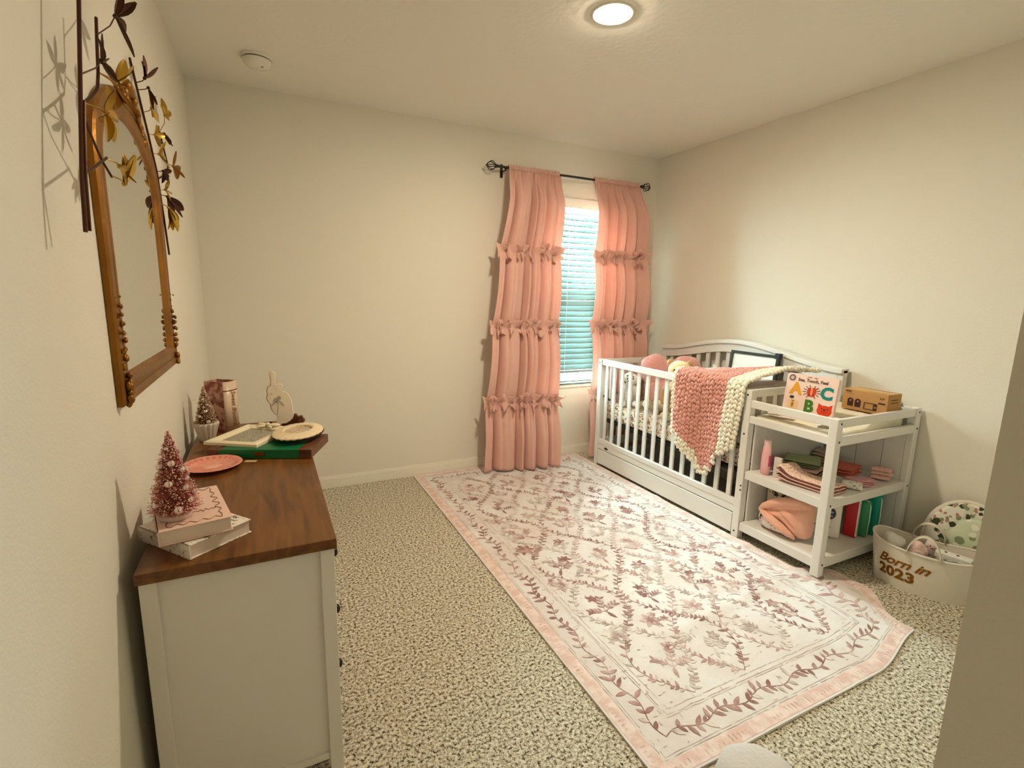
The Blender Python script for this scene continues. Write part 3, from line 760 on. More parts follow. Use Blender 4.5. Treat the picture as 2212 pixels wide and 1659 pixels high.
M['pearl'] = mat('mirror_bauble', lin(232, 208, 200), 0.08, metal=0.85)
def brush_tree(name, label, loc, h, r, z0, col, tip, seed, nb, orn, dens=3000):
    t = Thing(name, label, 'decorative tree', loc); rnd = random.Random(seed)
    b = MB(); b.tube([(0, 0, z0 - .012), (0, 0, z0 + h)], .0022, 6); t.part('wire_stem', b, M['bronze'])
    b = MB()
    for i in range(dens):
        q = rnd.random() ** .75; q = 1 - q if False else q
        z = z0 + h * (1 - q) ; rad = r * (q ** .85) * (1 + .12 * math.sin(z * 330)) * rnd.uniform(.72, 1.06) + .002
        a = rnd.uniform(0, 2 * PI); dz = rnd.uniform(-.004, .008); w = .0011; ca, sa = math.cos(a), math.sin(a)
        r0 = rad * .30; p0 = Vector((r0 * ca, r0 * sa, z)); p1 = Vector((rad * ca, rad * sa, z + dz)); s = Vector((-sa, ca, rnd.uniform(-1, 1))).normalized() * w
        b.mi = 0; b.add([p0 - s, p0 + s, p1 + s * .6, p1 - s * .6], [(0, 1, 2, 3)])
        if i % 3 == 0:
            b.mi = 1; k = rnd.uniform(.0012, .0022)
            b.add([p1 + Vector(v) * k for v in ((1, 0, 0), (-1, 0, 0), (0, 1, 0), (0, -1, 0), (0, 0, 1), (0, 0, -1))], [(0, 2, 4), (2, 1, 4), (1, 3, 4), (3, 0, 4), (2, 0, 5), (1, 2, 5), (3, 1, 5), (0, 3, 5)])
    b.mi = 0; b.lathe([(r * .42, z0), (r * .36, z0 + h * .3), (r * .2, z0 + h * .65), (.001, z0 + h * .98)], n=14)
    t.part('bristles', b, [col, tip])
    for (a, q, rr_) in orn:
        a = R(a); rad = r * (q ** .85); b = MB(); b.ball((rad * math.cos(a), rad * math.sin(a), z0 + h * (1 - q)), rr_, 14, 10)
        t.part('bauble', b, M['pearl'], smooth=True)
    return t
pinkb = mat('pink_bristles', lin(206, 122, 104), 0.8); pinkt = mat('frosted_pink_tips', lin(236, 196, 184), 0.8)
champ = mat('champagne_bristles', lin(160, 118, 76), 0.8); champt = mat('frosted_champagne_tips', lin(222, 200, 168), 0.8)
tz = DZT + .0374 + .0376
orn = [(-80, .36, .0085), (-30, .46, .0075), (-150, .40, .0085), (-95, .60, .0090), (-40, .68, .0080), (-20, .58, .0070), (-140, .86, .0085), (-75, .92, .0100), (-35, .84, .0075), (-110, .18, .005), (20, .5, .008), (90, .7, .009), (-5, .78, .007)]
t = brush_tree('bottle_brush_tree', 'frosted pink bottle brush tree with shiny baubles on the stacked books', (-.222, 1.365, tz), .190, .050, .016, pinkb, pinkt, 2, 0, orn, 4200)
b = MB(); b.lathe([(.034, 0), (.035, .010), (.026, .016), (.010, .019), (0.0, .019)], n=28); t.part('base', b, mat('pearly_base', lin(214, 186, 176), 0.4), smooth='auto')
t = brush_tree('bottle_brush_tree', 'champagne bottle brush tree in a fluted white cupcake pot beside the vase', (-.245, 2.33, DZT), .150, .040, .070, champ, champt, 4, 0,
               [(-100, .30, .006), (-60, .45, .006), (-80, .62, .008), (-30, .50, .006), (-70, .90, .009), (-120, .75, .007), (-140, .5, .006), (30, .7, .007)], 2600)
b = MB(); b.lathe([(.026, 0), (.028, .004), (.041, .058), (.046, .072), (.043, .078), (.036, .074), (0.0, .072)], n=96, flute=16, fa=.05); t.part('fluted_pot', b, mat('ivory_ceramic', lin(206, 192, 172), 0.35), smooth='auto')

# pink plate
t = Thing('plate', 'round coral pink plate with a petal rim lying on the dresser', 'plate', (-.198, 1.950, DZT))
M['plate'] = mat('coral_ceramic', lin(224, 142, 122), 0.30, vary=(30, lin(232, 164, 142), .4, .7))
b = MB(); b.lathe([(.050, 0), (.052, .003), (.060, .006), (.092, .015), (.094, .0165), (.092, .018), (.060, .0095), (.054, .0075), (0.0, .0070)], n=72, flute=24, fa=.006); t.part('dish', b, M['plate'], smooth='auto')
b = MB()
for k in range(24):
    a = 2 * PI * k / 24
    b.ball((.077 * math.cos(a), .077 * math.sin(a), .0132), (.0105, .0075, .0018), 10, 6, M=Matrix.Rotation(a, 3, 'Z') @ Matrix.Rotation(R(-14), 3, 'Y'))
t.part('petal_relief', b, mat('rose_glaze', lin(206, 118, 100), 0.3), smooth=True)
b = MB(); b.lathe([(.0, .0082), (.026, .0080), (.028, .0072)], n=40, flute=6, fa=.12); t.part('centre_relief', b, mat('light_rose_glaze', lin(236, 172, 148), 0.3), smooth='auto')

# green and brown flat case
ang = math.atan2(-.142, .352)
t = Thing('wooden_case', 'flat wooden case with a green front and brown corners, under the two frames', 'case', (-.010, 2.095, DZT), ang)
M['green'] = mat('green_lacquer', lin(8, 104, 58), 0.4); M['brownwood'] = wood_mat('brown_stain', lin(72, 38, 20), lin(96, 54, 28), lin(120, 74, 42), 0.45, axis='X')
w, d, h = .372, .215, .034
b = MB(); b.box(-w / 2 + .002, w / 2 - .002, -d / 2 + .002, d / 2 - .002, .001, h - .002); t.part('case_body', b, M['brownwood'], bevel=0.001)
b = MB(); b.box(-w / 2 + .040, w / 2 - .045, -d / 2 - .0005, -d / 2 + .004, .0012, h - .001); b.box(-w / 2 + .040, w / 2 - .045, d / 2 - .004, d / 2 + .0005, .0012, h - .001); b.box(-w / 2 + .05, w / 2 - .05, -d / 2 + .004, d / 2 - .004, h - .002, h); t.part('green_panel', b, M['green'])
for sx in (-1, 1):
    b = MB(); b.box(min(sx * w / 2, sx * (w / 2 - .03)), max(sx * w / 2, sx * (w / 2 - .03)), -d / 2, d / 2, .001, h); t.part('end_block', b, M['brownwood'], bevel=0.001)
b = MB(); b.box(-.020, .018, -d / 2 - .003, -d / 2, .010, .026); t.part('latch', b, M['gold_dark'], bevel=0.001)
b = MB(); b.box(-.020, .020, -.008, .008, 0, .0012); single('paper_tag', b, mat('kraft_tag', lin(206, 186, 132), 0.7), 'tiny pale paper tag on the dresser before the green case', 'tag', (-.080, 1.975, DZT), ang)

# white rectangular frame with a bow, lying on the case
M['cream'] = mat('cream_frame', lin(232, 218, 184), 0.45); M['greyphoto'] = spots('grey_photo', lin(150, 142, 120), [lin(84, 78, 62), lin(196, 190, 170)], 130, .42, 0.3)
t = Thing('picture_frame', 'cream rectangular frame with a bow and grey picture, lying on the green case', 'picture frame', (-.078, 2.192, DZT + h + .0005), math.atan2(-.123, .191))
def frame_mb(w, d, fw, h):
    b = MB(); prof = [(0, 0), (0, h * .7), (fw * .25, h), (fw * .6, h * .85), (fw * .8, h * .6), (fw, h * .5), (fw, h * .2)]
    vs = []
    for o_, z_ in prof: vs += [(-w / 2 + o_, -d / 2 + o_, z_), (w / 2 - o_, -d / 2 + o_, z_), (w / 2 - o_, d / 2 - o_, z_), (-w / 2 + o_, d / 2 - o_, z_)]
    b.add(vs, [(i * 4 + j, i * 4 + (j + 1) % 4, (i + 1) * 4 + (j + 1) % 4, (i + 1) * 4 + j) for i in range(len(prof) - 1) for j in range(4)]); return b
t.part('frame_rim', frame_mb(.215, .262, .040, .015), M['cream'])
b = MB(); b.box(-.070, .070, -.094, .094, .001, .005); t.part('photo', b, M['greyphoto'])
b = MB(); b.box(-.107, .107, -.130, .130, 0, .002); t.part('backing', b, M['bronze'])
b = MB()
for s in (1, -1):
    b.ball((s * .026, .112, .020), (.024, .012, .008), 14, 8, M=Matrix.Rotation(s * .3, 3, 'Z')); b.ball((s * .020, .092, .017), (.018, .007, .005), 12, 8, M=Matrix.Rotation(-s * .7, 3, 'Z'))
b.ball((0, .110, .022), .009, 12, 8); t.part('bow', b, M['cream'], smooth=True)
# oval frame
t = Thing('picture_frame', 'cream oval frame with a scalloped rim, lying on the right end of the green case', 'picture frame', (.090, 2.118, DZT + h + .0200), math.atan2(.25, .1) - PI / 2)
b = MB(); b.lathe([(.098, .0), (.100, .005), (.092, .011), (.070, .013), (.060, .016), (.055, .013), (.053, .004)], n=120, sx=.92, sy=1.22, flute=24, fa=.018); t.part('frame_rim', b, mat('ivory_oval_frame', lin(226, 204, 166), 0.5, bump=(90, .5)), smooth='auto')
b = MB(); b.lathe([(0, .0085), (.054, .008), (.054, .003)], n=48, sx=.98, sy=1.22); t.part('photo', b, spots('tan_photo', lin(196, 170, 134), [lin(120, 84, 58), lin(222, 204, 176)], 120, .36, .3))
b = MB(); b.lathe([(.096, -.003), (.098, .001)], n=48, sx=.98, sy=1.22); t.part('backing', b, M['bronze'])

# book shaped vase
t = Thing('book_vase', 'tall pink book shaped ceramic vase with a cream spine, in the dresser corner', 'vase', (-.195, 2.480, DZT), R(52))
M['vasecover'] = mat('rose_floral_glaze', lin(140, 70, 58), 0.35, vary=(38, lin(204, 156, 136), .42, .60)); M['spine'] = mat('blush_spine_glaze', lin(212, 184, 158), 0.28)
vh = .222
b = MB()      # local: spine faces -y
out_ = [(-.036, .050), (-.036, -.044)] + [(.036 * math.sin(a), -.044 - .014 * math.cos(a)) for a in [lerp(-PI / 2, PI / 2, i / 10) for i in range(1, 10)]] + [(.036, -.044), (.036, .050)]
k = len(out_); inn = [(x * .86, -.001 + y * .88) for x, y in out_]
vs = [(x, y, 0) for x, y in out_] + [(x, y, vh) for x, y in out_] + [(x, y, vh) for x, y in inn] + [(x, y, .06) for x, y in inn]
fs = [tuple(reversed(range(k)))]
for lv in range(3): fs += [(lv * k + i, lv * k + (i + 1) % k, (lv + 1) * k + (i + 1) % k, (lv + 1) * k + i) for i in range(k)]
fs.append(tuple(range(3 * k, 4 * k)))
b.add(vs, fs); t.part('vase_body', b, M['vasecover'], smooth='auto')
b = MB()
arc = [(.0372 * math.sin(a), -.044 - .0155 * math.cos(a)) for a in [lerp(-PI / 2, PI / 2, i / 14) for i in range(15)]]
k = len(arc); b.add([(x, y, .001) for x, y in arc] + [(x, y, vh + .001) for x, y in arc], [(i, i + 1, i + 1 + k, i + k) for i in range(k - 1)])
sp = t.part('spine', b, M['spine'], smooth=True, solid=.002)
for z in (.028, .184):
    b = MB(); b.tube([(x * 1.02, y - .001, z) for x, y in arc], .0022, 6); t.part('gold_band', b, M['goldfoil'], parent=sp, smooth=True)
def on_spine(x, y, d):     # text runs down the spine
    a = y / .030; return (.0385 * math.sin(a), -.044 - .0168 * math.cos(a) - d, .106 - x)
b = MB(); text_mb(b, 'Sweet Blooms', .026, on_spine, shear=.35, bold=.0002)
t.part('gold_lettering', b, M['goldfoil'], parent=sp)

# white wooden rabbit on its brown stand
Q = .000346
def op(pts, cx=1500, cy=885): return [((x - cx) * Q, (cy - y) * Q) for x, y in pts]
body = [(1408, 330), (1412, 240), (1402, 175), (1418, 155), (1450, 152), (1466, 175), (1462, 260), (1452, 318), (1478, 314), (1510, 308), (1535, 318), (1542, 345), (1525, 385), (1496, 420), (1530, 412), (1575, 418), (1610, 455), (1636, 520), (1646, 600), (1648, 690), (1655, 735), (1640, 775), (1600, 812), (1560, 835), (1505, 838), (1488, 868), (1450, 886), (1405, 880), (1404, 845), (1446, 822), (1455, 770), (1452, 738), (1420, 690), (1396, 630), (1394, 580), (1362, 535), (1350, 490), (1368, 445), (1358, 400), (1372, 350)]
MT = Matrix(((1, 0, 0, 0), (0, 0, 1, 0), (0, 1, 0, 0), (0, 0, 0, 1)))      # (a, b, d) -> (x=a, y=d, z=b)
t = Thing('rabbit_figure', 'flat white wooden rabbit standing at the back of the dresser', 'figurine', (.035, 2.425, DZT + .0036), R(-8))
b = MB(); b.prism(op(body), 0, .006, MT); t.part('rabbit_body', b, mat('white_wood', lin(240, 226, 202), 0.6), bevel=0.0008)
b = MB(); b.prism([(x - .006, y + .001) for x, y in op([p for p in body if p[1] < 700] )], .010, .016, MT); b.box(-.03, .0, .004, .011, .06, .12); t.part('second_layer', b, mat('pale_pink_wood', lin(232, 204, 184), 0.6))
b = MB(); g_ = [(1400, 588), (1440, 560), (1470, 535)]; b.tube([(x, -.001, z) for x, z in op(g_)], .0012, 5)
b.tube([(x, -.001, z) for x, z in op([(1545, 598), (1520, 555), (1475, 520)])], .0012, 5)
for cx_, cz_ in ((1452, 520), (1494, 490)): b.tube([(((cx_ - 1500) + 18 * math.cos(a)) * Q, -.0015, ((885 - cz_) + 20 * math.sin(a)) * Q) for a in [2 * PI * i / 10 for i in range(10)]], .0011, 5, closed=True)
b.tube([(x, -.001, z) for x, z in op([(1475, 540), (1478, 600), (1462, 715)])], .0006, 5)
b.tube([(x, -.001, z) for x, z in op([(1392, 436), (1402, 442), (1414, 432)])], .0008, 5)
t.part('grey_string_bow', b, mat('grey_string', lin(110, 108, 108), 0.8))
t = Thing('wooden_stand', 'dark brown wooden stand with scalloped blocks below the white rabbit', 'stand', (.052, 2.452, DZT), R(-8))
b = MB(); b.box(-.080, .078, -.040, .022, 0, .0028); t.part('stand_base', b, M['bronze'])
b = MB(); b.box(-.074, -.056, .000, .020, .003, .022); t.part('dark_block', b, mat('near_black_wood', lin(30, 20, 18), 0.5), bevel=.004)
for cx_, r_, hh in ((.004, .020, .026), (.034, .026, .044), (.060, .022, .036)):
    b = MB(); pts = [(cx_ + r_ * (1 + .12 * math.cos(6 * a)) * math.cos(a), hh - r_ * .55 + r_ * (1 + .12 * math.cos(6 * a)) * math.sin(a)) for a in [2 * PI * i / 36 for i in range(36)]]
    pts = [(x, max(.003, z)) for x, z in pts]; b.prism(pts, -.006, .016, MT); t.part('scalloped_block', b, M['brownwood'], bevel=.001)

# ---------------------------------------------------------------- crib with the changing table built onto it
CX0, CX1 = 2.286, 2.966
CY1, CY0 = 3.142, 1.775          # crib from the window end to the changer
NY0 = 1.313                      # near end of the changer
def crib_part(name, boxes, bevel=0.003, parent=None, m='white', **k):
    b = MB()
    for q in boxes: b.box(*q)
    return crib.part(name, b, M[m], parent=parent, world=True, bevel=bevel, **k)
crib = Thing('crib', 'white wooden crib with an arched back and a changing table joined to its near end', 'crib', (CX0, 2.2, 0))
PW = .042
M['bolt'] = mat('bolt_caps', lin(70, 62, 52), 0.4, metal=0.7)
for n_, (x0, y0, zt) in {'far': (CX0, CY1 - PW, .842), 'mid': (CX0, CY0 - .004, .842)}.items():
    crib_part('corner_post', [(x0, x0 + .045, y0, y0 + PW, 0, zt)])
for x0, zt in ((CX1 - .042, .93), ):
    crib_part('corner_post', [(x0, x0 + .042, CY1 - PW, CY1, 0, zt)]); crib_part('corner_post', [(x0, x0 + .042, CY0 - .085, CY0 - .045, 0.06, zt)])
crib_part('front_rail', [(CX0 + .006, CX0 + .040, CY0 + .038, CY1 - PW, .800, .842)])
n = 14
for i in range(n):
    y = lerp(1.872, 3.052, i / (n - 1)); crib_part('slat', [(CX0 + .016, CX0 + .030, y - .014, y + .014, .214, .801)], .002)
ap = crib_part('lower_rail', [(CX0 + .004, CX0 + .026, CY0 + .038, CY1 - PW, .142, .216), (CX0 + .001, CX0 + .028, CY0 + .038, CY1 - PW, .186, .219)], .0015)
b = MB(); b.lathe([(0, 0), (.022, 0.0), (.022, .002), (.019, .003), (0, .003)], n=32, sy=.42, M=Matrix.Rotation(R(-90), 3, 'Y') @ Matrix.Rotation(R(90), 3, 'Z'), c=(CX0 + .0045, 2.995, .162))
crib.part('oval_badge', b, mat('dark_green_badge', lin(26, 34, 22), 0.4), parent=ap, world=True, smooth='auto')
crib_part('drawer', [(CX0 + .001, CX0 + .020, CY0 + .042, CY1 - PW - .003, .022, .136), (CX0 + .02, CX1 - .08, CY0 + .05, CY0 + .062, .03, .12), (CX0 + .02, CX1 - .08, CY1 - .062, CY1 - .05, .03, .12), (CX0 + .02, CX1 - .06, CY0 + .05, CY1 - .05, .030, .038)], .0025)
# window end and changer end
for y0 in (CY1 - .036, CY0 + .002):
    crib_part('end_rail', [(CX0 + .045, CX1 - .04, y0, y0 + .026, .800, .842)]); crib_part('end_rail', [(CX0 + .045, CX1 - .04, y0, y0 + .026, .150, .214)])
    for i in range(6):
        x = lerp(CX0 + .12, CX1 - .115, i / 5)
        crib_part('slat', [(x - .016, x + .016, y0 + .006, y0 + .020, .214, .801)], .002)
# arched back
def zarch(y):
    s = (y - 1.69) / (3.142 - 1.69)
    return .938 + .100 * (0.5 - 0.5 * math.cos(2 * PI * min(1, max(0, (s - .02) / .96)))) ** .85
NY = 48
ys = [lerp(1.690, 3.142, i / NY) for i in range(NY + 1)]
MYZ = Matrix(((0, 0, 1, 0), (1, 0, 0, 0), (0, 1, 0, 0), (0, 0, 0, 1)))
b = MB(); b.prism([(y, zarch(y)) for y in ys] + [(y, zarch(y) - .028) for y in reversed(ys)], CX1 - .058, CX1 + .012, MYZ); crib.part('arched_cap', b, M['white'], world=True, bevel=.004)
b = MB(); b.prism([(y, zarch(y) - .028) for y in ys[1:-1]] + [(y, zarch(y) - .088) for y in reversed(ys[1:-1])], CX1 - .044, CX1 - .006, MYZ); crib.part('back_rail', b, M['white'], world=True, bevel=.002)
crib_part('back_rail', [(CX1 - .036, CX1 - .010, CY0, CY1 - PW, .15, .215)])
for i in range(14):
    y = lerp(1.86, 3.045, i / 13); crib_part('slat', [(CX1 - .032, CX1 - .018, y - .016, y + .016, .214, zarch(y) - .08)], .002)
crib_part('mattress_support', [(CX0 + .050, CX1 - .045, CY0 + .045, CY1 - .045, .352, .376)], m='black', label='black metal mattress support')
b = MB(); b.tube([(CX0 + .03, CY1 - .050, .560), (CX0 + .05, CY1 - .054, .545), (CX0 + .09, CY1 - .052, .52)], .008, 8); crib.part('bracket_hook', b, M['black'], world=True, smooth=True)
# changing table: posts, rails, panels, shelves
for x0 in (CX0, CX1 - .028):
    crib_part('corner_post', [(x0, x0 + .042, NY0, NY0 + .040, .0150 if x0 == CX0 else 0, .790)])
crib_part('upper_guard_rail', [(CX0 + .006, CX0 + .026, NY0 + .04, CY0 - .003, .748, .788)])
crib_part('lower_guard_rail', [(CX0 + .004, CX0 + .026, NY0 + .04, CY0 - .003, .664, .703)])
crib_part('upper_guard_rail', [(CX0 + .042, CX1 - .028, NY0 + .004, NY0 + .024, .746, .788)])
crib_part('lower_guard_rail', [(CX0 + .042, CX1 - .028, NY0 + .002, NY0 + .024, .660, .702)])
crib_part('upper_guard_rail', [(CX1 - .024, CX1 - .004, NY0 + .04, CY0 - .09, .746, .788)])
crib_part('table_top', [(CX0 + .024, CX1 - .03, NY0 + .022, CY0 - .006, .668, .682)])
crib_part('side_panel', [(CX0 + .045, CX1 - .04, CY0 - .016, CY0 - .006, .06, .668)])
b = MB()
yb = [NY0 + .03, 1.44, 1.57, 1.69]
for y0, y1 in zip(yb, yb[1:]): b.box(CX1 - .034, CX1 - .026, y0 + .0015, y1 - .0015, .09, .668)
b.box(CX1 - .028, CX1 - .022, NY0 + .03, 1.69, .09, .668); crib.part('back_panel', b, M['white'], world=True)
crib_part('shelf', [(CX0 + .006, CX1 - .024, NY0 + .006, CY0 - .008, .352, .396)])
crib_part('shelf', [(CX0 + .006, CX1 - .024, NY0 + .006, CY0 - .008, .052, .100)])
rx = Matrix.Rotation(R(90), 3, 'X'); ry = Matrix.Rotation(R(-90), 3, 'Y')
BC = [(rx, (x, NY0 + .0005, z)) for x in (CX0 + .026, CX1 - .006) for z in (.768, .682, .374, .076)]
BC += [(ry, (CX0 + .0005, y, z)) for z, y in ((.815, CY0 + .018), (.60, CY0 + .018), (.31, CY0 + .004), (.285, CY0 + .004), (.04, CY0 + .018), (.815, CY1 - .02))]
for m3, c3 in BC:
    b = MB(); b.lathe([(0, 0), (.0052, 0), (.0052, .002), (0, .002)], n=12, M=m3, c=c3); crib.part('bolt_cap', b, M['bolt'], world=True)

def soft_box(x0, x1, y0, y1, z0, z1, r=.02, lump=0.0, ls=5, nx=14, ny=14, dome=0.0):
    """a padded block: rounded edges and a slightly uneven surface"""
    b = MB(); n = nx; cx_, cy_, cz_ = (x0 + x1) / 2, (y0 + y1) / 2, (z0 + z1) / 2
    hx, hy, hz = (x1 - x0) / 2, (y1 - y0) / 2, (z1 - z0) / 2
    bm = bmesh.new(); bmesh.ops.create_cube(bm, size=2); bmesh.ops.subdivide_edges(bm, edges=bm.edges, cuts=n, use_grid_fill=True)
    vs = []
    for v in bm.verts:
        p = Vector((v.co.x * hx, v.co.y * hy, v.co.z * hz))
        q = Vector((max(-hx + r, min(hx - r, p.x)), max(-hy + r, min(hy - r, p.y)), max(-hz + r, min(hz - r, p.z))))
        d = p - q
        if d.length > 1e-6: p = q + d.normalized() * r
        if dome and v.co.z > 0: p.z += dome * (1 - v.co.x ** 2) * (1 - v.co.y ** 2)
        c = Vector((cx_, cy_, cz_)) + p
        if lump: c += Vector((0, 0, 1)) * lump * noise.noise(c * ls) * (1 if v.co.z > -.5 else 0)
        vs.append(c)
    bm.verts.index_update(); fs = [tuple(v.index for v in f.verts) for f in bm.faces]; bm.free()
    b.add(vs, fs); return b
M['sheet'] = spots('floral_sheet', lin(232, 222, 204), [lin(120, 92, 66), lin(196, 142, 118), lin(96, 104, 70), lin(158, 120, 92)], 34, .36, 0.85)
t = single('crib_mattress', soft_box(CX0 + .052, CX1 - .048, CY0 + .048, CY1 - .050, .377, .500, .022), M['sheet'], 'crib mattress in a fitted floral sheet', 'mattress', (2.62, 2.45, .377), world=True, smooth=True)
M['padcover'] = mat('cream_pad', lin(236, 228, 206), 0.8, bump=(60, .3))
_pb = soft_box(CX0 + .030, CX1 - .047, NY0 + .044, CY0 - .020, .683, .712, .012, .004, 16)
_pb.v = [(x, y, z + (.044 * smooth01((x - 2.58) / .10) if z > .695 else 0)) for x, y, z in _pb.v]
single('changing_pad', _pb, M['padcover'], 'cream padded mat on top of the changing table', 'pad', (2.62, 1.54, .683), world=True, smooth=True)

# chunky knit blanket over the front rail
M['knit_pink'] = mat('pink_chenille', lin(214, 150, 134), 0.95, spec=0.15, sheen=0.5, bump=(160, .5))
M['knit_cream'] = mat('cream_chenille', lin(238, 230, 208), 0.95, spec=0.15, sheen=0.5, bump=(160, .5))
t = Thing('knitted_blanket', 'chunky knitted pink blanket with a cream border hanging over the crib front rail', 'blanket', (2.27, 2.1, .87))
NCOL = 18; RAILX = CX0 + .023
def bl_len(u): return interp([(0, .46), (.12, .50), (.58, .655), (.70, .615), (.80, .50), (1, .42)], u)
def bl_pt(u, s):
    """u across (0 = window side), s = distance along the column; s<0 lies inside the crib, s>0 hangs outside"""
    yr = lerp(2.325, 1.800, u)
    if s >= 0:
        r = .036
        if s < r * PI / 2:
            a = s / r; x = RAILX - r * math.sin(a); z = .848 + r * math.cos(a); q = 0
        else:
            q = s - r * PI / 2; x = RAILX - r - .004 - .012 * math.sin(u * 9) * smooth01(q / .2); z = .848 - q
        y = yr + .030 * q * math.sin(3 * u + .6) + (-.07 * (u - .35)) * smooth01(q / .5) * -1
        return Vector((x, y, z))
    d = -s
    inner = Vector((lerp(2.79, 2.882, u), lerp(2.34, 1.765, u), lerp(.872, .915, u)))
    k = min(1.0, d / .62)
    p = Vector((RAILX, yr, .884)).lerp(inner, k)
    p.z += .030 * math.sin(PI * k) * (.3 + u) - .03 * (1 - u) * math.sin(PI * k) + .010 * noise.noise(Vector((u * 5, k * 5, 0)))
    return p
bp_, bc_ = MB(), MB(); rk = random.Random(12)
for c in range(NCOL):
    u = (c + .5) / NCOL; L0 = bl_len(u); s0 = -(.60 if u > .55 else .34 + .30 * u) + rk.uniform(0, .027); step = .0270; n_ = int((L0 - s0) / step)
    for i in range(n_):
        s = s0 + i * step
        p = bl_pt(u, s); tdir = (bl_pt(u, s + .01) - bl_pt(u, s - .01)).normalized()
        side = (bl_pt(min(1, u + .02), s) - bl_pt(u - .02, s)).normalized(); nrm = side.cross(tdir).normalized()
        cream = c < 1 or c >= NCOL - 4 or (L0 - s) < .075 + (0.03 if u < .5 else .0) or s < s0 + .03
        tgt = bc_ if cream else bp_
        for sg in (-1, 1):
            d = (tdir + side * sg * (.30 + .12 * math.sin(c * 1.7 + i * .9))).normalized(); w = d.cross(nrm).normalized()
            Mx = Matrix((w, d, nrm)).transposed()
            k = rk.uniform(.92, 1.12)
            off = side * sg * .0056 + nrm * rk.uniform(-.003, .003) + tdir * rk.uniform(-.003, .003)
            tgt.ball(p + off + side * rk.uniform(-.001, .001), (.0086 * k, .0185 * k, .0125 * k), 8, 6, M=Mx)
t.part('pink_field', bp_, M['knit_pink'], world=True, smooth=True)
t.part('cream_border', bc_, M['knit_cream'], world=True, smooth=True)
# soft pile the blanket's end rests on
M['plush_cream'] = mat('cream_plush', lin(232, 216, 188), 0.95, sheen=0.6, bump=(120, .8))
M['plush_white'] = mat('white_plush', lin(236, 232, 222), 0.95, sheen=0.5, bump=(140, .7))
M['plush_pink'] = mat('pink_plush', lin(224, 158, 150), 0.95, sheen=0.6, bump=(110, .8))
M['plush_tan'] = mat('tan_plush', lin(196, 146, 92), 0.95, sheen=0.5, bump=(130, .8))
M['plush_yellow'] = mat('straw_plush', lin(224, 198, 138), 0.95, sheen=0.5, bump=(130, .8))
M['eye'] = mat('black_bead', lin(18, 16, 16), 0.2)
b = soft_box(2.345, 2.805, 1.832, 2.14, .500, .835, .06, .03, 7)
single('folded_bedding', b, mat('white_bedding', lin(228, 218, 204), 0.9, bump=(14, .6)), 'pile of folded white bedding in the near end of the crib under the blanket', 'bedding', (2.62, 1.98, .50), world=True, smooth=True)

# plush animals in the crib
def plush(name, label, cat, loc, rotz, parts):
    t = Thing(name, label, cat, loc, rotz); body = None
    for pn, balls, m_, par in parts:
        b = MB()
        for c, r_, rot in balls: b.ball(c, r_, 18, 12, M=Matrix.Rotation(rot[0], 3, 'X') @ Matrix.Rotation(rot[1], 3, 'Y') @ Matrix.Rotation(rot[2], 3, 'Z'), lump=.10, ls=14)
        o = t.part(pn, b, M[m_] if isinstance(m_, str) else m_, smooth=True)
    return t
O3 = (0, 0, 0)
plush('plush_bow', 'large pink plush bow shaped cushion in the far half of the crib', 'cushion', (2.66, 2.76, .500), R(-44), [
    ('left_lobe', [((-.108, 0, .275), (.108, .058, .130), (0, R(-14), 0)), ((-.09, 0, .13), (.085, .06, .12), (0, R(8), 0))], 'plush_pink', 0),
    ('right_lobe', [((.108, .01, .300), (.108, .058, .105), (0, R(20), 0))], 'plush_pink', 0),
    ('cushion_body', [((0, 0, .13), (.125, .075, .125), O3)], 'plush_pink', 0),
    ('knot', [((0, -.02, .235), (.042, .055, .055), O3)], 'plush_pink', 0)])
plush('plush_lion', 'straw yellow plush animal with bead eyes beside the pink blanket in the crib', 'plush toy', (2.462, 2.47, .501), R(-50), [
    ('body', [((0, .01, .145), (.085, .075, .145), O3)], 'plush_tan', 0),
    ('head', [((0, -.01, .335), (.078, .070, .070), O3), ((0, -.065, .320), (.035, .028, .026), O3)], 'plush_yellow', 0),
    ('ear', [((-.062, 0, .387), (.024, .014, .024), O3)], 'plush_tan', 0), ('ear', [((.062, 0, .387), (.024, .014, .024), O3)], 'plush_tan', 0),
    ('arm', [((-.085, -.04, .17), (.028, .028, .070), (R(-30), 0, 0))], 'plush_tan', 0), ('arm', [((.085, -.04, .17), (.028, .028, .070), (R(-30), 0, 0))], 'plush_tan', 0),
    ('foot', [((-.060, -.075, .035), (.036, .050, .034), O3)], 'plush_yellow', 0), ('foot', [((.060, -.075, .035), (.036, .050, .034), O3)], 'plush_yellow', 0),
    ('eye', [((-.028, -.072, .347), (.007, .005, .007), O3)], 'eye', 0), ('eye', [((.028, -.072, .347), (.007, .005, .007), O3)], 'eye', 0)])
dots = spots('dotted_plush', lin(238, 234, 224), [lin(62, 54, 46)], 26, .24, .9)
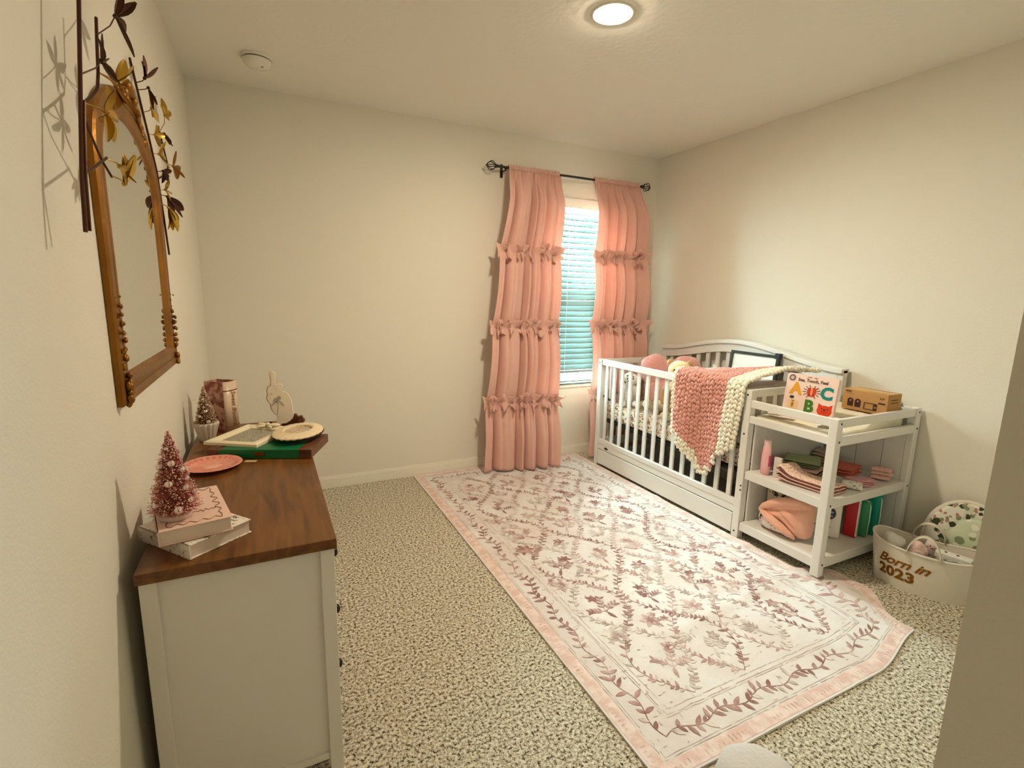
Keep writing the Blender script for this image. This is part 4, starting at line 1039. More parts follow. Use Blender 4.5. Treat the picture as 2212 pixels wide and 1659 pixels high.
plush('plush_dog', 'white plush dog with dark dots sitting at the window end of the crib', 'plush toy', (2.46, 2.965, .500), R(-40), [
    ('body', [((0, 0, .09), (.068, .060, .090), O3)], dots, 0),
    ('head', [((0, -.015, .205), (.056, .052, .052), O3), ((0, -.060, .192), (.026, .024, .020), O3)], dots, 0),
    ('ear', [((-.056, -.005, .190), (.018, .012, .044), (0, R(14), 0))], 'plush_white', 0), ('ear', [((.056, -.005, .190), (.018, .012, .044), (0, R(-14), 0))], 'plush_white', 0),
    ('leg', [((-.045, -.075, .028), (.026, .055, .026), O3)], dots, 0), ('leg', [((.045, -.075, .028), (.026, .055, .026), O3)], dots, 0),
    ('eye', [((-.020, -.062, .215), (.006, .004, .006), O3)], 'eye', 0), ('eye', [((.020, -.062, .215), (.006, .004, .006), O3)], 'eye', 0),
    ('nose', [((0, -.084, .196), (.008, .005, .006), O3)], 'eye', 0)])
plush('plush_lamb', 'small cream plush lamb lying on the floral sheet before the pink bow cushion', 'plush toy', (2.52, 2.70, .500), R(-20), [
    ('body', [((0, 0, .042), (.085, .050, .042), O3)], 'plush_cream', 0),
    ('head', [((-.092, -.01, .062), (.036, .034, .034), O3)], 'plush_cream', 0),
    ('leg', [((-.05, -.055, .020), (.020, .040, .018), O3)], 'plush_tan', 0), ('leg', [((.05, -.055, .020), (.020, .040, .018), O3)], 'plush_tan', 0)])
plush('plush_bunny', 'tiny grey and white plush bunny peeking out behind the pink blanket', 'plush toy', (2.76, 2.42, .500), R(-60), [
    ('body', [((0, 0, .13), (.06, .05, .13), O3)], 'plush_white', 0), ('head', [((0, -.01, .295), (.045, .040, .040), O3)], 'plush_white', 0),
    ('ear', [((-.020, 0, .345), (.012, .008, .030), (0, R(-18), 0))], 'plush_white', 0), ('ear', [((.032, 0, .338), (.026, .008, .012), (0, R(18), 0))], mat('grey_plush', lin(120, 104, 104), .95), 0),
    ('eye', [((-.016, -.046, .302), (.004, .003, .004), O3)], 'eye', 0), ('eye', [((.016, -.046, .302), (.004, .003, .004), O3)], 'eye', 0)])

# framed print leaning on the back slats
t = Thing('framed_print', 'dark green framed print leaning against the arched back of the crib', 'picture', (2.842, 2.245, .502), 0)
A = Matrix.Rotation(R(-7), 4, 'Y').inverted() @ Matrix.Rotation(0, 4, 'Z')
def lean(b): b.v = [tuple(Matrix.Rotation(R(6), 4, 'Y') @ Vector(p)) for p in b.v]; return b
W2, H2 = .182, .470
b = MB()
for q in ((-.012, .012, -W2, W2, 0, .018), (-.012, .012, -W2, W2, H2 - .018, H2), (-.012, .012, -W2, -W2 + .018, .018, H2 - .018), (-.012, .012, W2 - .018, W2, .018, H2 - .018)): b.box(*q)
t.part('frame_rim', lean(b), mat('dark_green_frame', lin(34, 40, 26), 0.4), bevel=.001)
b = MB(); b.box(-.004, .006, -W2 + .018, W2 - .018, .018, H2 - .018); t.part('print_sheet', lean(b), mat('pale_print', lin(230, 232, 222), 0.5, vary=(9, lin(214, 206, 196), .55, .75)))
b = MB(); b.box(-.018, .014, -W2 - .004, -W2 + .026, H2 - .022, H2 + .014); t.part('corner_guard', lean(b), M['black'])

# ---------------------------------------------------------------- on top of the changing table
t = Thing('board_book', 'pale pink touch and feel alphabet board book standing on the changing table', 'book', (2.445, 1.572, .7225), R(-90 + 7))
# local: x runs along the cover towards the camera's right, -y faces the camera
def place(b, tilt=8):
    Rm = Matrix.Rotation(R(-tilt), 4, 'X'); b.v = [tuple(Rm @ Vector(p)) for p in b.v]; return b
BW, BH = .250, .222
def rrect(w, h, r, n=6):
    pts = []
    for cx_, cy_, a0 in ((w / 2 - r, h - r, 0), (-w / 2 + r, h - r, 90), (-w / 2 + r, r, 180), (w / 2 - r, r, 270)):
        for i in range(n + 1): a = R(a0 + 90 * i / n); pts.append((cx_ + r * math.cos(a), cy_ + r * math.sin(a)))
    return pts
b = MB(); b.prism(rrect(BW, BH, .014), 0, .022, MT); t.part('cover', place(b), mat('pale_pink_board', lin(238, 208, 196), 0.5), bevel=.001)
def cover(x, y, d): return (x, -.0006 - d, y)
def cpart(name, rgb, fn):
    b = MB(); fn(b); return t.part(name, place(b), mat(name + '_colour', rgb, .5))
T = lambda s, size, x, y, **k: (lambda b: text_mb(b, s, size, lambda a, c, d: cover(a + x, c + y, d), **k))
cpart('letter_a', lin(226, 158, 34), T('A', .082, -.070, .142, bold=.004))
cpart('letter_c', lin(10, 128, 122), T('C', .082, .080, .138, bold=.004))
cpart('letter_b', lin(62, 120, 40), T('B', .082, .006, .062, bold=.004))
cpart('title_lettering', lin(96, 66, 46), T('See, Touch, Feel', .022, .005, .192, bold=.0006))
cpart('small_lettering', lin(150, 110, 96), T('for you and baby', .012, .03, .010))
cpart('publisher_lettering', lin(150, 110, 96), T('priddy    baby', .009, .0, .210))
def disc(b, x, y, rx_, ry_, d=.0004, n=24):
    pts = [(x + rx_ * math.cos(2 * PI * i / n), y + ry_ * math.sin(2 * PI * i / n)) for i in range(n)]
    b.prism(pts, -.0006 - d, -.0004, MT)
cpart('round_seal', lin(116, 98, 96), lambda b: (disc(b, -.098, .198, .017, .017), ))
cpart('seal_centre', lin(206, 180, 172), lambda b: (disc(b, -.098, .198, .009, .009, .0008), ))
cpart('red_bug', lin(200, 56, 30), lambda b: (disc(b, -.002, .138, .013, .020), disc(b, .018, .140, .013, .020), disc(b, .008, .120, .018, .007)))
cpart('bug_body', lin(232, 150, 90), lambda b: (disc(b, .008, .140, .0055, .024, .0008), ))
def rays(b):
    for a in (20, 45, 70, 110, 135, 160, -5, 185, -30, 210, -60, 240):
        c, s = math.cos(R(a)), math.sin(R(a)); b.tube([cover(.008 + .027 * c, .138 + .022 * s, .0004), cover(.008 + .043 * c, .138 + .036 * s, .0004)], .0016, 5)
cpart('bug_legs', lin(54, 40, 30), rays)
cpart('apple_half', lin(232, 196, 140), lambda b: (disc(b, -.086, .062, .018, .024), disc(b, -.064, .062, .018, .024)))
cpart('apple_core', lin(170, 92, 40), lambda b: (disc(b, -.075, .060, .004, .012, .0008), disc(b, -.075, .080, .008, .003, .0008)))
cpart('apple_leaf', lin(58, 66, 44), lambda b: (disc(b, -.084, .098, .012, .008), ))
cpart('cat_face', lin(214, 62, 26), lambda b: (disc(b, .083, .054, .035, .028), b.prism([(.050, .066), (.052, .090), (.072, .078)], -.001, -.0004, MT), b.prism([(.116, .066), (.116, .090), (.096, .078)], -.001, -.0004, MT)))
cpart('cat_features', lin(92, 22, 14), lambda b: (disc(b, .083, .060, .006, .004, .001), disc(b, .070, .066, .003, .003, .001), disc(b, .096, .066, .003, .003, .001), b.tube([cover(.070 + .0026 * i, .046 + .00035 * (i - 5) ** 2, .0008) for i in range(11)], .0008, 5)))

t = Thing('cardboard_box', 'brown cardboard baby monitor box on the changing table', 'box', (2.775, 1.450, .762), R(-90))
M['card'] = mat('brown_card', lin(186, 140, 84), 0.8, bump=(50, .08), vary=(6, lin(174, 128, 74), .4, .6)); M['cardprint'] = mat('brown_print', lin(58, 30, 22), 0.7)
b = MB(); b.box(-.108, .108, -.058, .058, 0, .105); bx = t.part('carton', b, M['card'], bevel=.0012)
def face(x, y, d): return (x, -.0583 - d, y)
MF = Matrix(((1, 0, 0, 0), (0, 0, 1, 0), (0, 1, 0, 0), (0, 0, 0, 1)))
b = MB()
for x in (-.066, -.030): b.prism([(x - .014, .018), (x + .014, .018), (x + .015, .046)] + [(x + .015 * math.cos(a), .046 + .015 * math.sin(a)) for a in [PI * i / 12 for i in range(1, 12)]] + [(x - .015, .046)], -.0588, -.0584, MF)
for q in ((.000, .062, .014, .018), (.000, .062, .046, .050), (.000, .004, .018, .046), (.044, .062, .018, .046)): b.box(q[0], q[1], -.0588, -.0584, q[2], q[3])
t.part('printed_cameras', b, M['cardprint'], parent=bx)
b = MB()
for x, z in ((-.066, .048), (-.030, .048), (.054, .031)): b.prism([(x + .0045 * math.cos(2 * PI * i / 14), z + .0045 * math.sin(2 * PI * i / 14)) for i in range(14)], -.0592, -.0586, MF)
t.part('printed_lenses', b, M['card'], parent=bx)
b = MB(); text_mb(b, '5.0"', .016, lambda x, y, d: face(x + .082, y + .080, d)); b.box(.066, .098, -.0588, -.0584, .052, .060)
text_mb(b, 'VIDEO', .010, lambda x, y, d: face(x - .080, y + .094, d), bold=.0004); b.box(-.096, -.056, -.0588, -.0584, .083, .0842)
for z in (.060, .074): b.box(.1084, .1088, -.030, .030, z, z + .004)
t.part('printed_text', b, M['cardprint'], parent=bx)
b = MB(); b.box(-.108, .108, -.012, .012, .1051, .1056); t.part('packing_tape', b, mat('clear_tape', lin(206, 168, 112), .25), parent=bx)

def cloth_bundle(name, label, cat, loc, rotz, w, d, h, m_, layers=4, group=None, seed=0, droop=0.0):
    """folded cloth: wavy layers joined at one folded edge"""
    t = Thing(name, label, cat, loc, rotz, group); rnd = random.Random(seed); lh = h / layers
    for k in range(layers):
        b = MB(); sx_, sy_ = 1 - rnd.uniform(0, .07), 1 - rnd.uniform(0, .07); ox, oy = rnd.uniform(-.004, .004), rnd.uniform(-.004, .004)
        def P(u, v, s, k=k):
            x = (u - .5) * w * sx_ + ox; y = (v - .5) * d * sy_ + oy
            z = lh * (k + .5) + .35 * lh * noise.noise(Vector((x * 16, y * 16, seed + .3 * k))) + droop * math.sin(PI * (u * 1.6 + .1)) 
            e = max(abs(2 * u - 1), abs(2 * v - 1)) ** 6
            return Vector((x, y, max(.0006, z + s * lh * .46 * (1 - .75 * e))))
        n1, n2 = 16, 14
        b.grid(lambda u, v: P(u, v, 1), n1, n2); b.grid(lambda u, v: P(u, v, -1), n1, n2)
        rim = [(i / (n1 - 1), 0) for i in range(n1)] + [(1, j / (n2 - 1)) for j in range(1, n2)] + [(1 - i / (n1 - 1), 1) for i in range(1, n1)] + [(0, 1 - j / (n2 - 1)) for j in range(1, n2 - 1)]
        kk = len(rim); b.add([P(u, v, 1) for u, v in rim] + [P(u, v, -1) for u, v in rim], [(i, (i + 1) % kk, (i + 1) % kk + kk, i + kk) for i in range(kk)])
        t.part('fold', b, m_[k % len(m_)] if isinstance(m_, (list, tuple)) else m_, smooth='auto', angle=60)
    return t
def roll(name, label, cat, loc, rotz, r_, ln, m_, seed=0, group=None):
    """a cloth rolled up, its end showing the spiral"""
    t = Thing(name, label, cat, loc, rotz, group)
    b = MB(); pts = []
    n_ = 90
    for i in range(n_): a = i / n_ * 2 * PI * 3.2; q = r_ * (.18 + .82 * i / n_); pts.append((q * math.cos(a), q * math.sin(a) + r_))
    vs = []
    for j in range(7):
        yy = lerp(-ln / 2, ln / 2, j / 6)
        vs += [(x * (1 + .04 * noise.noise(Vector((yy * 20, i * .1, seed)))), yy + .003 * math.sin(i * .3), z) for i, (x, z) in enumerate(pts)]
    b.add(vs, [(j * n_ + i, j * n_ + i + 1, (j + 1) * n_ + i + 1, (j + 1) * n_ + i) for j in range(6) for i in range(n_ - 1)])
    t.part('rolled_cloth', b, m_, smooth=True, solid=.0035); return t
# small things on the pad
M['receipt'] = spots('printed_paper', lin(226, 214, 204), [lin(92, 86, 96), lin(190, 120, 110)], 120, .20, .6)
b = MB(); b.grid(lambda u, v: Vector(((u - .5) * .06, (v - .5) * .13, .004 + .006 * math.sin(5 * u + 2 * v) + .006)), 10, 10)
single('paper_leaflet', b, M['receipt'], 'curled printed paper leaflet on the changing pad behind the front rail', 'paper', (2.366, 1.655, .7185), R(20), smooth=True, solid=.001)
b = MB(); b.grid(lambda u, v: Vector(((u - .5) * .09, (v - .5) * .07, .006 + .018 * abs(math.sin(7 * u + 3 * v)) * (1 - abs(2 * v - 1)))), 22, 12)
single('crumpled_wrapper', b, spots('wrapper_print', lin(232, 228, 222), [lin(40, 40, 60), lin(150, 150, 160)], 90, .24, .4), 'crumpled white wrapper with dark print on the changing pad near the corner post', 'wrapper', (2.400, 1.440, .718), R(30), smooth='auto', solid=.001)
cloth_bundle('muslin_cloth', 'pale bunched muslin cloth in the rear corner of the changing table', 'cloth', (2.880, 1.395, .762), R(15), .070, .070, .050, mat('pale_muslin', lin(224, 218, 204), .9, bump=(60, .6)), 3, seed=5, droop=.012)

# ---------------------------------------------------------------- middle shelf
Z1 = .397
t = Thing('lotion_bottle', 'pink plastic lotion bottle standing on the middle shelf beside the crib post', 'bottle', (2.352, 1.692, Z1))
b = MB(); b.lathe([(.020, 0), (.024, .006), (.027, .045), (.026, .10), (.021, .150), (.019, .158)], n=28, sx=.8); t.part('bottle_body', b, mat('pink_plastic', lin(238, 178, 176), .35), smooth='auto')
b = MB(); b.lathe([(.0188, .158), (.0195, .162), (.0195, .186), (.018, .190), (0, .190)], n=28, sx=.8); t.part('cap', b, mat('pale_pink_cap', lin(236, 196, 190), .35), smooth='auto')
b = MB(); b.grid(lambda u, v: Vector((.0222 * .98 * math.cos(a := lerp(-2.2, -.4, u)), .0280 * math.sin(a), lerp(.05, .11, v))), 10, 3); t.part('bottle_label', b, mat('magenta_label', lin(200, 78, 120), .4), smooth=True)
t = Thing('paper_carton', 'little white printed card box beside the pink bottle on the middle shelf', 'box', (2.372, 1.636, Z1), R(-70))
b = MB(); b.box(-.018, .018, -.010, .010, 0, .105); t.part('carton', b, spots('white_card_print', lin(232, 220, 208), [lin(120, 110, 108)], 150, .26, .5), bevel=.001)
M['pinkfloral'] = spots('pink_floral_cotton', lin(240, 210, 190), [lin(204, 130, 92), lin(178, 104, 80)], 70, .27, .9)
M['plum'] = mat('plum_cotton', lin(128, 74, 70), .9); M['blush'] = mat('blush_cotton', lin(228, 186, 172), .9, bump=(200, .4))
M['sage'] = mat('sage_cotton', lin(170, 184, 142), .95, bump=(300, .5)); M['dsage'] = mat('dark_sage_cotton', lin(132, 144, 104), .95, bump=(300, .5))
M['rust'] = mat('rust_fleece', lin(220, 116, 98), .95, bump=(240, .6)); M['rosecloth'] = mat('rose_towelling', lin(236, 162, 166), .95, bump=(220, .9), sheen=.4)
# the long wavy stack of burp cloths, each cloth a thing
for k in range(5):
    b = MB(); n_ = 26
    def fn(u, v, k=k):
        y = lerp(1.607, 1.350, u); x = 2.322 + (v) * .120 + .045 * u
        z = Z1 + .0065 + .0085 * k + .030 * math.exp(-((u - .02) / .16) ** 2) * (.4 + .2 * k) + .006 * math.sin(3.2 * u + .3 * k) * (1 - u)
        return Vector((x + (.004 * math.sin(k * 2.1)), y, z + .0015 * math.sin(14 * v + k)))
    b.grid(fn, n_, 8)
    single('burp_cloth', b, (M['blush'], M['plum'], M['blush'], M['plum'], M['pinkfloral'])[k],
      ('blush burp cloth, lowest of the wavy stack on the middle shelf', 'plum burp cloth just above the lowest of the wavy stack', 'blush burp cloth, middle one of the wavy stack', 'plum burp cloth directly under the floral top cloth', 'pink floral burp cloth, topmost of the wavy stack on the middle shelf')[k],
      'cloth', (2.40, 1.50, Z1 + .002 + .0085 * k), world=True, group='burp cloths in the wavy stack', smooth=True, solid=.006)
cloth_bundle('folded_blanket', 'dark mauve striped folded blanket under the green cloths on the middle shelf', 'blanket', (2.545, 1.629, Z1), R(18), .165, .205, .044, [M['plum'], M['blush'], M['plum']], 5, seed=2)
cloth_bundle('folded_cloth', 'sage green folded cloths on top of the mauve blanket', 'cloth', (2.565, 1.632, Z1 + .0465), R(30), .150, .165, .036, [M['dsage'], M['dsage'], M['sage']], 3, seed=4)
cloth_bundle('folded_cloth', 'grey patterned folded cloth lying between the floral cloths and the green ones', 'cloth', (2.530, 1.461, Z1), R(-20), .048, .050, .052, spots('grey_print_cotton', lin(206, 192, 176), [lin(130, 126, 118)], 80, .3, .9), 4, seed=9)
cloth_bundle('folded_fleece', 'rust red folded fleece in the middle of the shelf', 'blanket', (2.772, 1.540, Z1), R(12), .150, .150, .052, M['rust'], 3, seed=6)
cloth_bundle('towel', 'rose pink folded towel at the open end of the middle shelf', 'towel', (2.675, 1.392, Z1), R(-12), .130, .080, .036, M['rosecloth'], 3, seed=7, droop=.003)
cloth_bundle('baby_socks', 'pale pink bundle of baby socks right of the rose towel', 'socks', (2.858, 1.390, Z1), R(20), .075, .090, .062, mat('pale_pink_knit', lin(232, 182, 172), .95, bump=(90, .9)), 3, seed=8, droop=.008)
roll('rolled_swaddle', 'white leaf print swaddle rolled up beside the burp cloths on the middle shelf', 'cloth', (2.566, 1.369, Z1 + .002), R(30), .020, .082, spots('leaf_print_muslin', lin(226, 222, 208), [lin(104, 116, 92)], 70, .24, .9))
cloth_bundle('folded_cloth', 'cream folded cloth at the back of the middle shelf behind the rust fleece', 'cloth', (2.868, 1.693, Z1), R(0), .105, .095, .072, mat('cream_cotton', lin(206, 186, 168), .9), 4, seed=10)

# ---------------------------------------------------------------- bottom shelf
Z0 = .101
t = Thing('print_box', 'white box printed with animals at the back of the bottom shelf', 'box', (2.590, 1.700, Z0), R(-3))
M['animalprint'] = spots('animal_print', lin(228, 214, 184), [lin(40, 36, 48), lin(150, 84, 52), lin(196, 160, 70)], 22, .34, .6)
b = MB(); b.box(-.120, .120, -.042, .042, 0, .225); t.part('carton', b, M['animalprint'], bevel=.002)
t = Thing('infant_lounger', 'folded coral padded infant lounger with a floral underside on the bottom shelf', 'lounger', (2.395, 1.570, Z0), R(-80))
M['coral'] = mat('coral_jersey', lin(236, 176, 150), .9, sheen=.3, bump=(220, .3)); M['navyfloral'] = spots('navy_floral_cotton', lin(236, 220, 208), [lin(36, 40, 70), lin(236, 160, 140), lin(150, 150, 170)], 30, .30, .85)
def puffed(b, outline, front, back, y0=0.0, creases=(), rings=12, n=72):
    """a stuffed cushion whose outline in (x, z) is a closed smooth curve; front and back are how far it swells"""
    k = len(outline); pts = []
    for i in range(n):
        q = i / n * k; j = int(q); t_ = q - j; p0, p1, p2, p3 = (outline[(j + o - 1) % k] for o in range(4))
        pts.append(tuple(.5 * (2 * p1[c] + (p2[c] - p0[c]) * t_ + (2 * p0[c] - 5 * p1[c] + 4 * p2[c] - p3[c]) * t_ ** 2 + (3 * p1[c] - p0[c] - 3 * p2[c] + p3[c]) * t_ ** 3) for c in (0, 1)))
    cx_, cz_ = sum(p[0] for p in pts) / n, sum(p[1] for p in pts) / n
    for sg, T_ in ((-1, front), (1, back)):
        vs = []
        for r_ in range(1, rings + 1):
            f = r_ / rings
            for x, z in pts:
                X, Z = lerp(cx_, x, f), lerp(cz_, z, f); h = T_ * (1 - f ** 2.6) ** .5
                for (xa, za, xb, zb, w_, d_) in creases:
                    L2 = (xb - xa) ** 2 + (zb - za) ** 2; u = max(0, min(1, ((X - xa) * (xb - xa) + (Z - za) * (zb - za)) / L2))
                    dd = math.hypot(X - xa - u * (xb - xa), Z - za - u * (zb - za)) / w_; h -= d_ * math.exp(-dd * dd) * (h / T_)
                vs.append((X, y0 + sg * h, max(.001, Z)))
        vs.append((cx_, y0 + sg * T_, cz_)); c_i = len(vs) - 1
        fs = [(r_ * n + i, r_ * n + (i + 1) % n, (r_ + 1) * n + (i + 1) % n, (r_ + 1) * n + i) for r_ in range(rings - 1) for i in range(n)]
        b.add(vs, fs + [(i, (i + 1) % n, c_i) for i in range(n)])
    return b
t.part('floral_underside', puffed(MB(), [(-.134, .085), (-.138, .048), (-.118, .014), (-.070, .002), (.0, .002), (.070, .002), (.062, .040), (.010, .075), (-.050, .105), (-.105, .110)], .056, .030), M['navyfloral'], smooth=True)
t.part('coral_inside', puffed(MB(), [(-.120, .098), (-.095, .140), (-.040, .190), (.040, .212), (.105, .222), (.132, .200), (.134, .120), (.130, .040), (.095, .010), (.055, .022), (.000, .062), (-.060, .086)], .062, .024, -.004,
    ((-.060, .125, .110, .185, .012, .016), (-.020, .130, .060, .070, .010, .010), (.060, .150, .100, .050, .012, .008))), M['coral'], smooth=True)
b = MB(); b.tube([(.112, -.030, .205), (.060, -.044, .206), (.0, -.050, .192), (-.055, -.050, .166), (-.100, -.044, .132), (-.122, -.040, .104)], [.010, .019, .021, .020, .017, .010], 14)
b.tube([(-.122, -.040, .106), (-.092, -.054, .096), (-.045, -.066, .082), (.0, -.070, .062), (.040, -.066, .038), (.074, -.052, .018)], [.009, .016, .020, .021, .018, .008], 14)
t.part('padded_rim', b, M['coral'], smooth=True)
def pack(label, x, y, w, d, h, col, rot, parts=(), soft=.012, name='wipes_pack'):
    t = Thing(name, label, 'pack', (x, y, Z0), rot)
    t.part('wrapping', soft_box(-w / 2, w / 2, -d / 2, d / 2, 0.0005, h, soft, .004, 20), col, smooth=True); return t
dp = spots('faint_print_film', lin(232, 222, 208), [lin(214, 198, 180)], 60, .2, .35)
t = pack('white diaper pack with a navy oval on the bottom shelf, behind the corner post', 2.590, 1.506, .17, .10, .200, dp, R(-60), name='diaper_pack')
b = MB(); b.prism([(.030 + .030 * math.cos(2 * PI * i / 30), .135 + .034 * math.sin(2 * PI * i / 30)) for i in range(30)], -.0520, -.0500, MF); ov = t.part('navy_oval', b, mat('navy_print', lin(26, 34, 62), .4))
b = MB(); text_mb(b, 'hello', .020, lambda x, y, d: (x + .030, -.0522 - d, y + .143)); text_mb(b, 'bello', .020, lambda x, y, d: (x + .030, -.0522 - d, y + .122)); t.part('white_lettering', b, M['white'], parent=ov)
b = MB(); b.tube([(-.03 + .005 * i, -.0515, .06 + .003 * math.sin(i)) for i in range(16)], .0012, 5); t.part('brown_script', b, M['cardprint'])
t = pack('slim red pack with a white edge beside the diaper pack', 2.692, 1.414, .060, .024, .215, mat('red_film', lin(188, 28, 34), .35), R(-75), soft=.006)
b = MB(); b.box(.026, .0308, -.0125, .0125, .01, .205); t.part('white_edge', b, M['white'])
gfilm = mat('green_film', lin(56, 142, 92), .35); tfilm = mat('teal_film', lin(14, 146, 124), .3)
for k, (x, y, h_, f_, lb) in enumerate(((2.750, 1.401, .205, gfilm, 'green wipes pack with a pale seam, next to the red pack'), (2.818, 1.388, .235, tfilm, 'taller teal wipes pack with a white seam on the bottom shelf'))):
    t = pack(lb, x, y, .080, .036, h_, f_, R(-75), soft=.016)
    b = MB(); b.tube([(.036, -.010, .012), (.040, -.012, .10), (.038, -.012, h_ - .03), (.026, -.013, h_ - .005), (.0, -.014, h_)], .0024, 6); t.part('white_seam', b, M['white'], smooth=True)

# ---------------------------------------------------------------- basket by the changing table
t = Thing('storage_basket', 'white oval canvas basket with gold lettering beside the changing table', 'basket', (2.702, 1.080, 0), R(-70))
SA, SB, BHT = .205, .125, .205       # semi axes; local -y faces the camera
M['canvas'] = mat('white_canvas', lin(224, 214, 196), .9, bump=(420, .4))
def ell(a, k, z, off=0): return Vector(((SA * k + off) * math.cos(a), (SB * k + off) * math.sin(a), z))
kz = lambda z: .90 + .12 * (z / BHT)
rimz = lambda a: BHT + .014 * math.cos(2 * a) + .006 * math.sin(3 * a)
b = MB(); N_ = 64
rows = [(0, 0), (.2, 0), (.4, 0), (.6, 0), (.8, 0), (1, 0)]
b.grid(lambda u, v: ell(2 * PI * u, kz(rimz(2 * PI * u) * v) + .012 * math.sin(6 * PI * u + 2) * v * (1 - v), rimz(2 * PI * u) * v), N_, 10, closeu=True)
b.grid(lambda u, v: ell(2 * PI * u, kz(rimz(2 * PI * u) * (1 - .85 * v)) - .03, rimz(2 * PI * u) * (1 - .85 * v)), N_, 8, closeu=True)
b.add([ell(2 * PI * i / N_, .90, .001) for i in range(N_)], [tuple(range(N_))]); b.add([ell(2 * PI * i / N_, .88, .03) for i in range(N_)], [tuple(range(N_))])
t.part('basket_wall', b, M['canvas'], smooth='auto', angle=60)
b = MB(); b.tube([ell(2 * PI * i / N_, kz(BHT) - .008, rimz(2 * PI * i / N_)) for i in range(N_)], .0055, 8, closed=True); t.part('rim', b, M['canvas'], smooth=True)
for s in (-1, 1):
    b = MB(); a0 = -PI / 2 if s < 0 else PI / 2
    def hnd(u, v, s=s):
        q = lerp(-1, 1, u); x = -.005 + .062 * q * (1 if abs(q) < 1 else 1); z = BHT - .03 + .105 * math.sqrt(max(0, 1 - q * q * .98))
        y = s * (SB * 1.0 + .002) + (-s) * .030 * (1 - q * q)
        return Vector((x, y + (v - .5) * .034, z))
    b.grid(hnd, 26, 3); t.part('handle', b, M['canvas'], smooth=True, solid=.003)
def onb(x, y, d):      # lettering wraps the canvas; x along the rim, y = height
    a = -PI / 2 + x / .165; k = kz(y) ; p = ell(a, k, y, .0016 + d); return p
M['gold_print'] = mat('gold_vinyl', lin(150, 96, 22), .3, metal=.7)
b = MB(); text_mb(b, 'Born in', .062, lambda x, y, d: onb(x - .070, y + .128 - .02 * 0, d), shear=.45, bold=.0012, space=.95); t.part('gold_lettering', b, M['gold_print'])
b = MB(); text_mb(b, '2023', .066, lambda x, y, d: onb(x - .085, y + .070, d), bold=.0025, space=1.05); t.part('gold_lettering', b, M['gold_print'])
# what the basket holds
def into(c, rz=R(-70), base=(2.702, 1.080)):
    ca, sa = math.cos(rz), math.sin(rz); return (base[0] + c[0] * ca - c[1] * sa, base[1] + c[0] * sa + c[1] * ca, c[2])
def lumpy(name, label, cat, c, r_, m_, seed=0, rot=0.0):
    b = MB(); b.ball((0, 0, r_[2]), r_, 22, 14, lump=.35, ls=22 + seed); return single(name, b, m_, label, cat, into(c), R(-70) + rot, smooth=True)
lumpy('baby_blanket', 'crumpled white baby blanket in the left end of the basket', 'blanket', (-.130, .005, .120), (.044, .052, .050), M['plush_white'], 1)
lumpy('baby_bonnet', 'pale pink knitted bonnet in the basket left of the handle', 'bonnet', (-.030, -.014, .118), (.032, .046, .050), mat('pale_pink_wool', lin(228, 196, 184), .95, bump=(70, .9)), 2)
t = Thing('wet_wipes_case', 'slim white case with dark buttons in the right end of the basket', 'case', into((.095, .020, .160)), R(-70 - 8))
b = MB(); b.box(-.065, .065, -.024, .024, 0, .030); t.part('case_body', b, M['white'], bevel=.006)
for x in (-.03, .012): b = MB(); b.ball((x, 0, .0305), (.006, .006, .002), 10, 6); t.part('button', b, M['eye'], smooth=True)
lumpy('baby_pouch', 'rose and white print pouch between the handle and the white case in the basket', 'pouch', (.008, .076, .130), (.022, .020, .042), spots('rose_print', lin(232, 216, 208), [lin(180, 96, 110)], 60, .3, .8), 3)
for k, (x, y) in enumerate(((.050, -.055), (.085, -.062), (.122, -.048))):
    b = MB(); b.lathe([(.014, 0), (.016, .004), (.016, .034), (.012, .040), (0, .042)], n=20)
    single('small_jar', b, M['white'], ('leftmost little white jar at the front rim of the basket', 'middle little white jar at the front rim of the basket', 'rightmost little white jar at the front rim of the basket')[k], 'jar', into((x, y, .145)), group='little white jars in the basket', smooth='auto')
b = MB(); b.box(-.045, .045, -.006, .006, 0, .012); single('green_strap', b, mat('green_strap', lin(30, 110, 76), .5), 'short green strap at the right front rim of the basket', 'strap', into((.110, -.086, .186)), R(-70 + 18), bevel=.003)
lumpy('basket_filling', 'grey green folded cloth under the other things in the basket', 'cloth', (.02, .0, .048), (.105, .060, .026), mat('grey_green_cotton', lin(128, 128, 100), .95), 4)

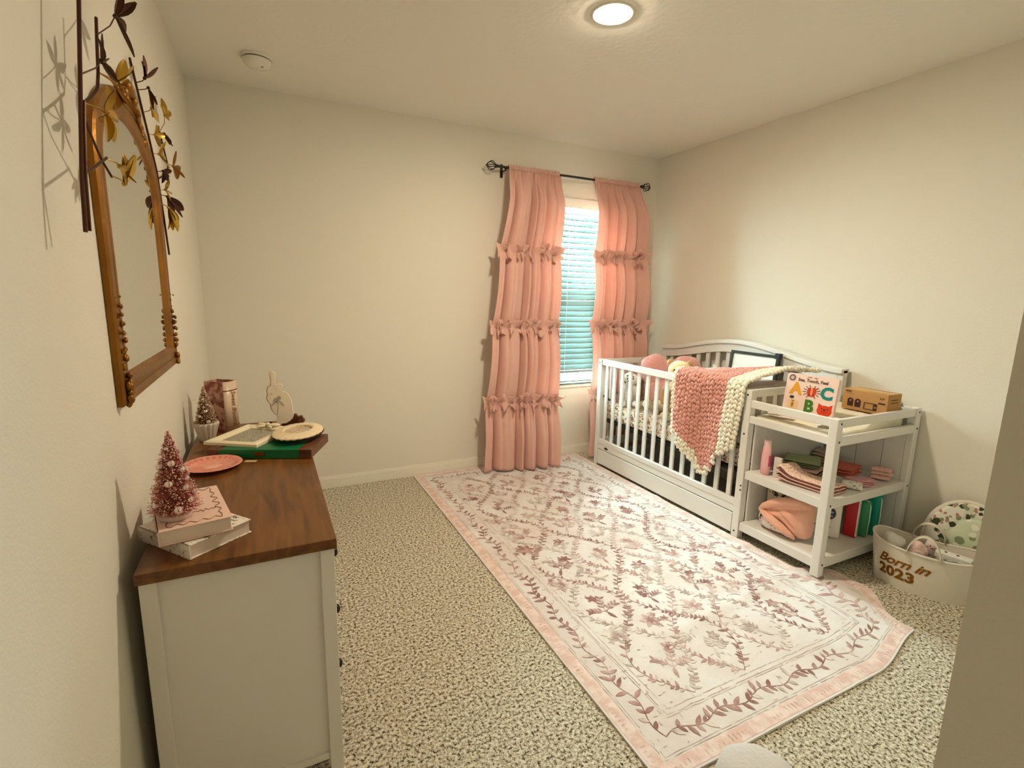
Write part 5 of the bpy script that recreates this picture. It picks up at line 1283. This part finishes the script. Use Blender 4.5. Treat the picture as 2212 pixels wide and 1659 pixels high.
# floral bath seat wrapped in clear plastic, against the right wall
t = Thing('infant_bath_seat', 'green floral padded infant seat in clear plastic, leaning on the right wall behind the basket', 'infant seat', (2.918, 1.03, 0), R(-70))
M['leafprint'] = spots('green_leaf_print', lin(226, 222, 204), [lin(54, 62, 40), lin(132, 140, 110), lin(178, 128, 112)], 24, .33, .8)
M['mint'] = spots('mint_print', lin(196, 202, 172), [lin(128, 140, 104), lin(224, 222, 204)], 16, .30, .9)
b = MB()
def seatback(u, v):
    a = 2 * PI * u; k = v
    x = .150 * k * math.cos(a); z = .200 + .190 * k * math.sin(a)
    y = .012 + .020 * (1 - k * k) + (z - .2) * .20
    return Vector((x, -.02 + y * .8, z))
b.grid(seatback, 48, 12, closeu=True); t.part('seat_back', b, M['leafprint'], smooth=True, solid=.03)
b = MB(); b.tube([(.152 * math.cos(a), -.02 + .8 * (.012 + .192 * math.sin(a) * .20), .200 + .192 * math.sin(a)) for a in [2 * PI * i / 60 for i in range(60)]], .011, 8, closed=True); t.part('piped_edge', b, M['canvas'], smooth=True)
b = MB(); b.ball((.01, -.030, .205), (.075, .024, .125), 20, 14, lump=.3, ls=16); b.ball((.06, -.036, .10), (.10, .024, .045), 20, 12, lump=.15, ls=16); t.part('mint_cushion', b, M['mint'], smooth=True)
m = bpy.data.materials.new('clear_plastic'); m.use_nodes = True; N = m.node_tree.nodes; L = m.node_tree.links; N.remove(N['Principled BSDF'])
tr = N.new('ShaderNodeBsdfTransparent'); tr.inputs[0].default_value = (.93, .93, .90, 1); g = N.new('ShaderNodeBsdfGlossy'); g.inputs['Roughness'].default_value = .06
mx = N.new('ShaderNodeMixShader'); mx.inputs[0].default_value = .10; L.new(tr.outputs[0], mx.inputs[1]); L.new(g.outputs[0], mx.inputs[2]); L.new(mx.outputs[0], N['Material Output'].inputs[0]); M['plastic'] = m
b = MB()
def film(u, v):
    x = lerp(-.02, .235, u); z = lerp(.02, .395 - .11 * u, v); y = -.062 - .012 * math.sin(3 * u + 5 * v) + .010 * math.sin(16 * u - 9 * v) + .06 * v
    return Vector((x, y, z))
b.grid(film, 30, 30); t.part('plastic_wrap', b, M['plastic'], smooth=True)

# pale grey pouf whose top just reaches into the picture at the lower edge
b = MB(); b.lathe([(0.0, 0.0), (.080, 0.0), (.105, .018), (.112, .050), (.104, .082), (.080, .098), (.040, .105), (0.0, .106)], n=48, flute=8, fa=.012)
single('floor_cushion', b, mat('pale_grey_felt', lin(196, 188, 180), .95, bump=(90, .3)), 'small round pale grey cushion on the carpet before the rug, at the bottom edge', 'cushion', (1.095, .700, 0), smooth=True)
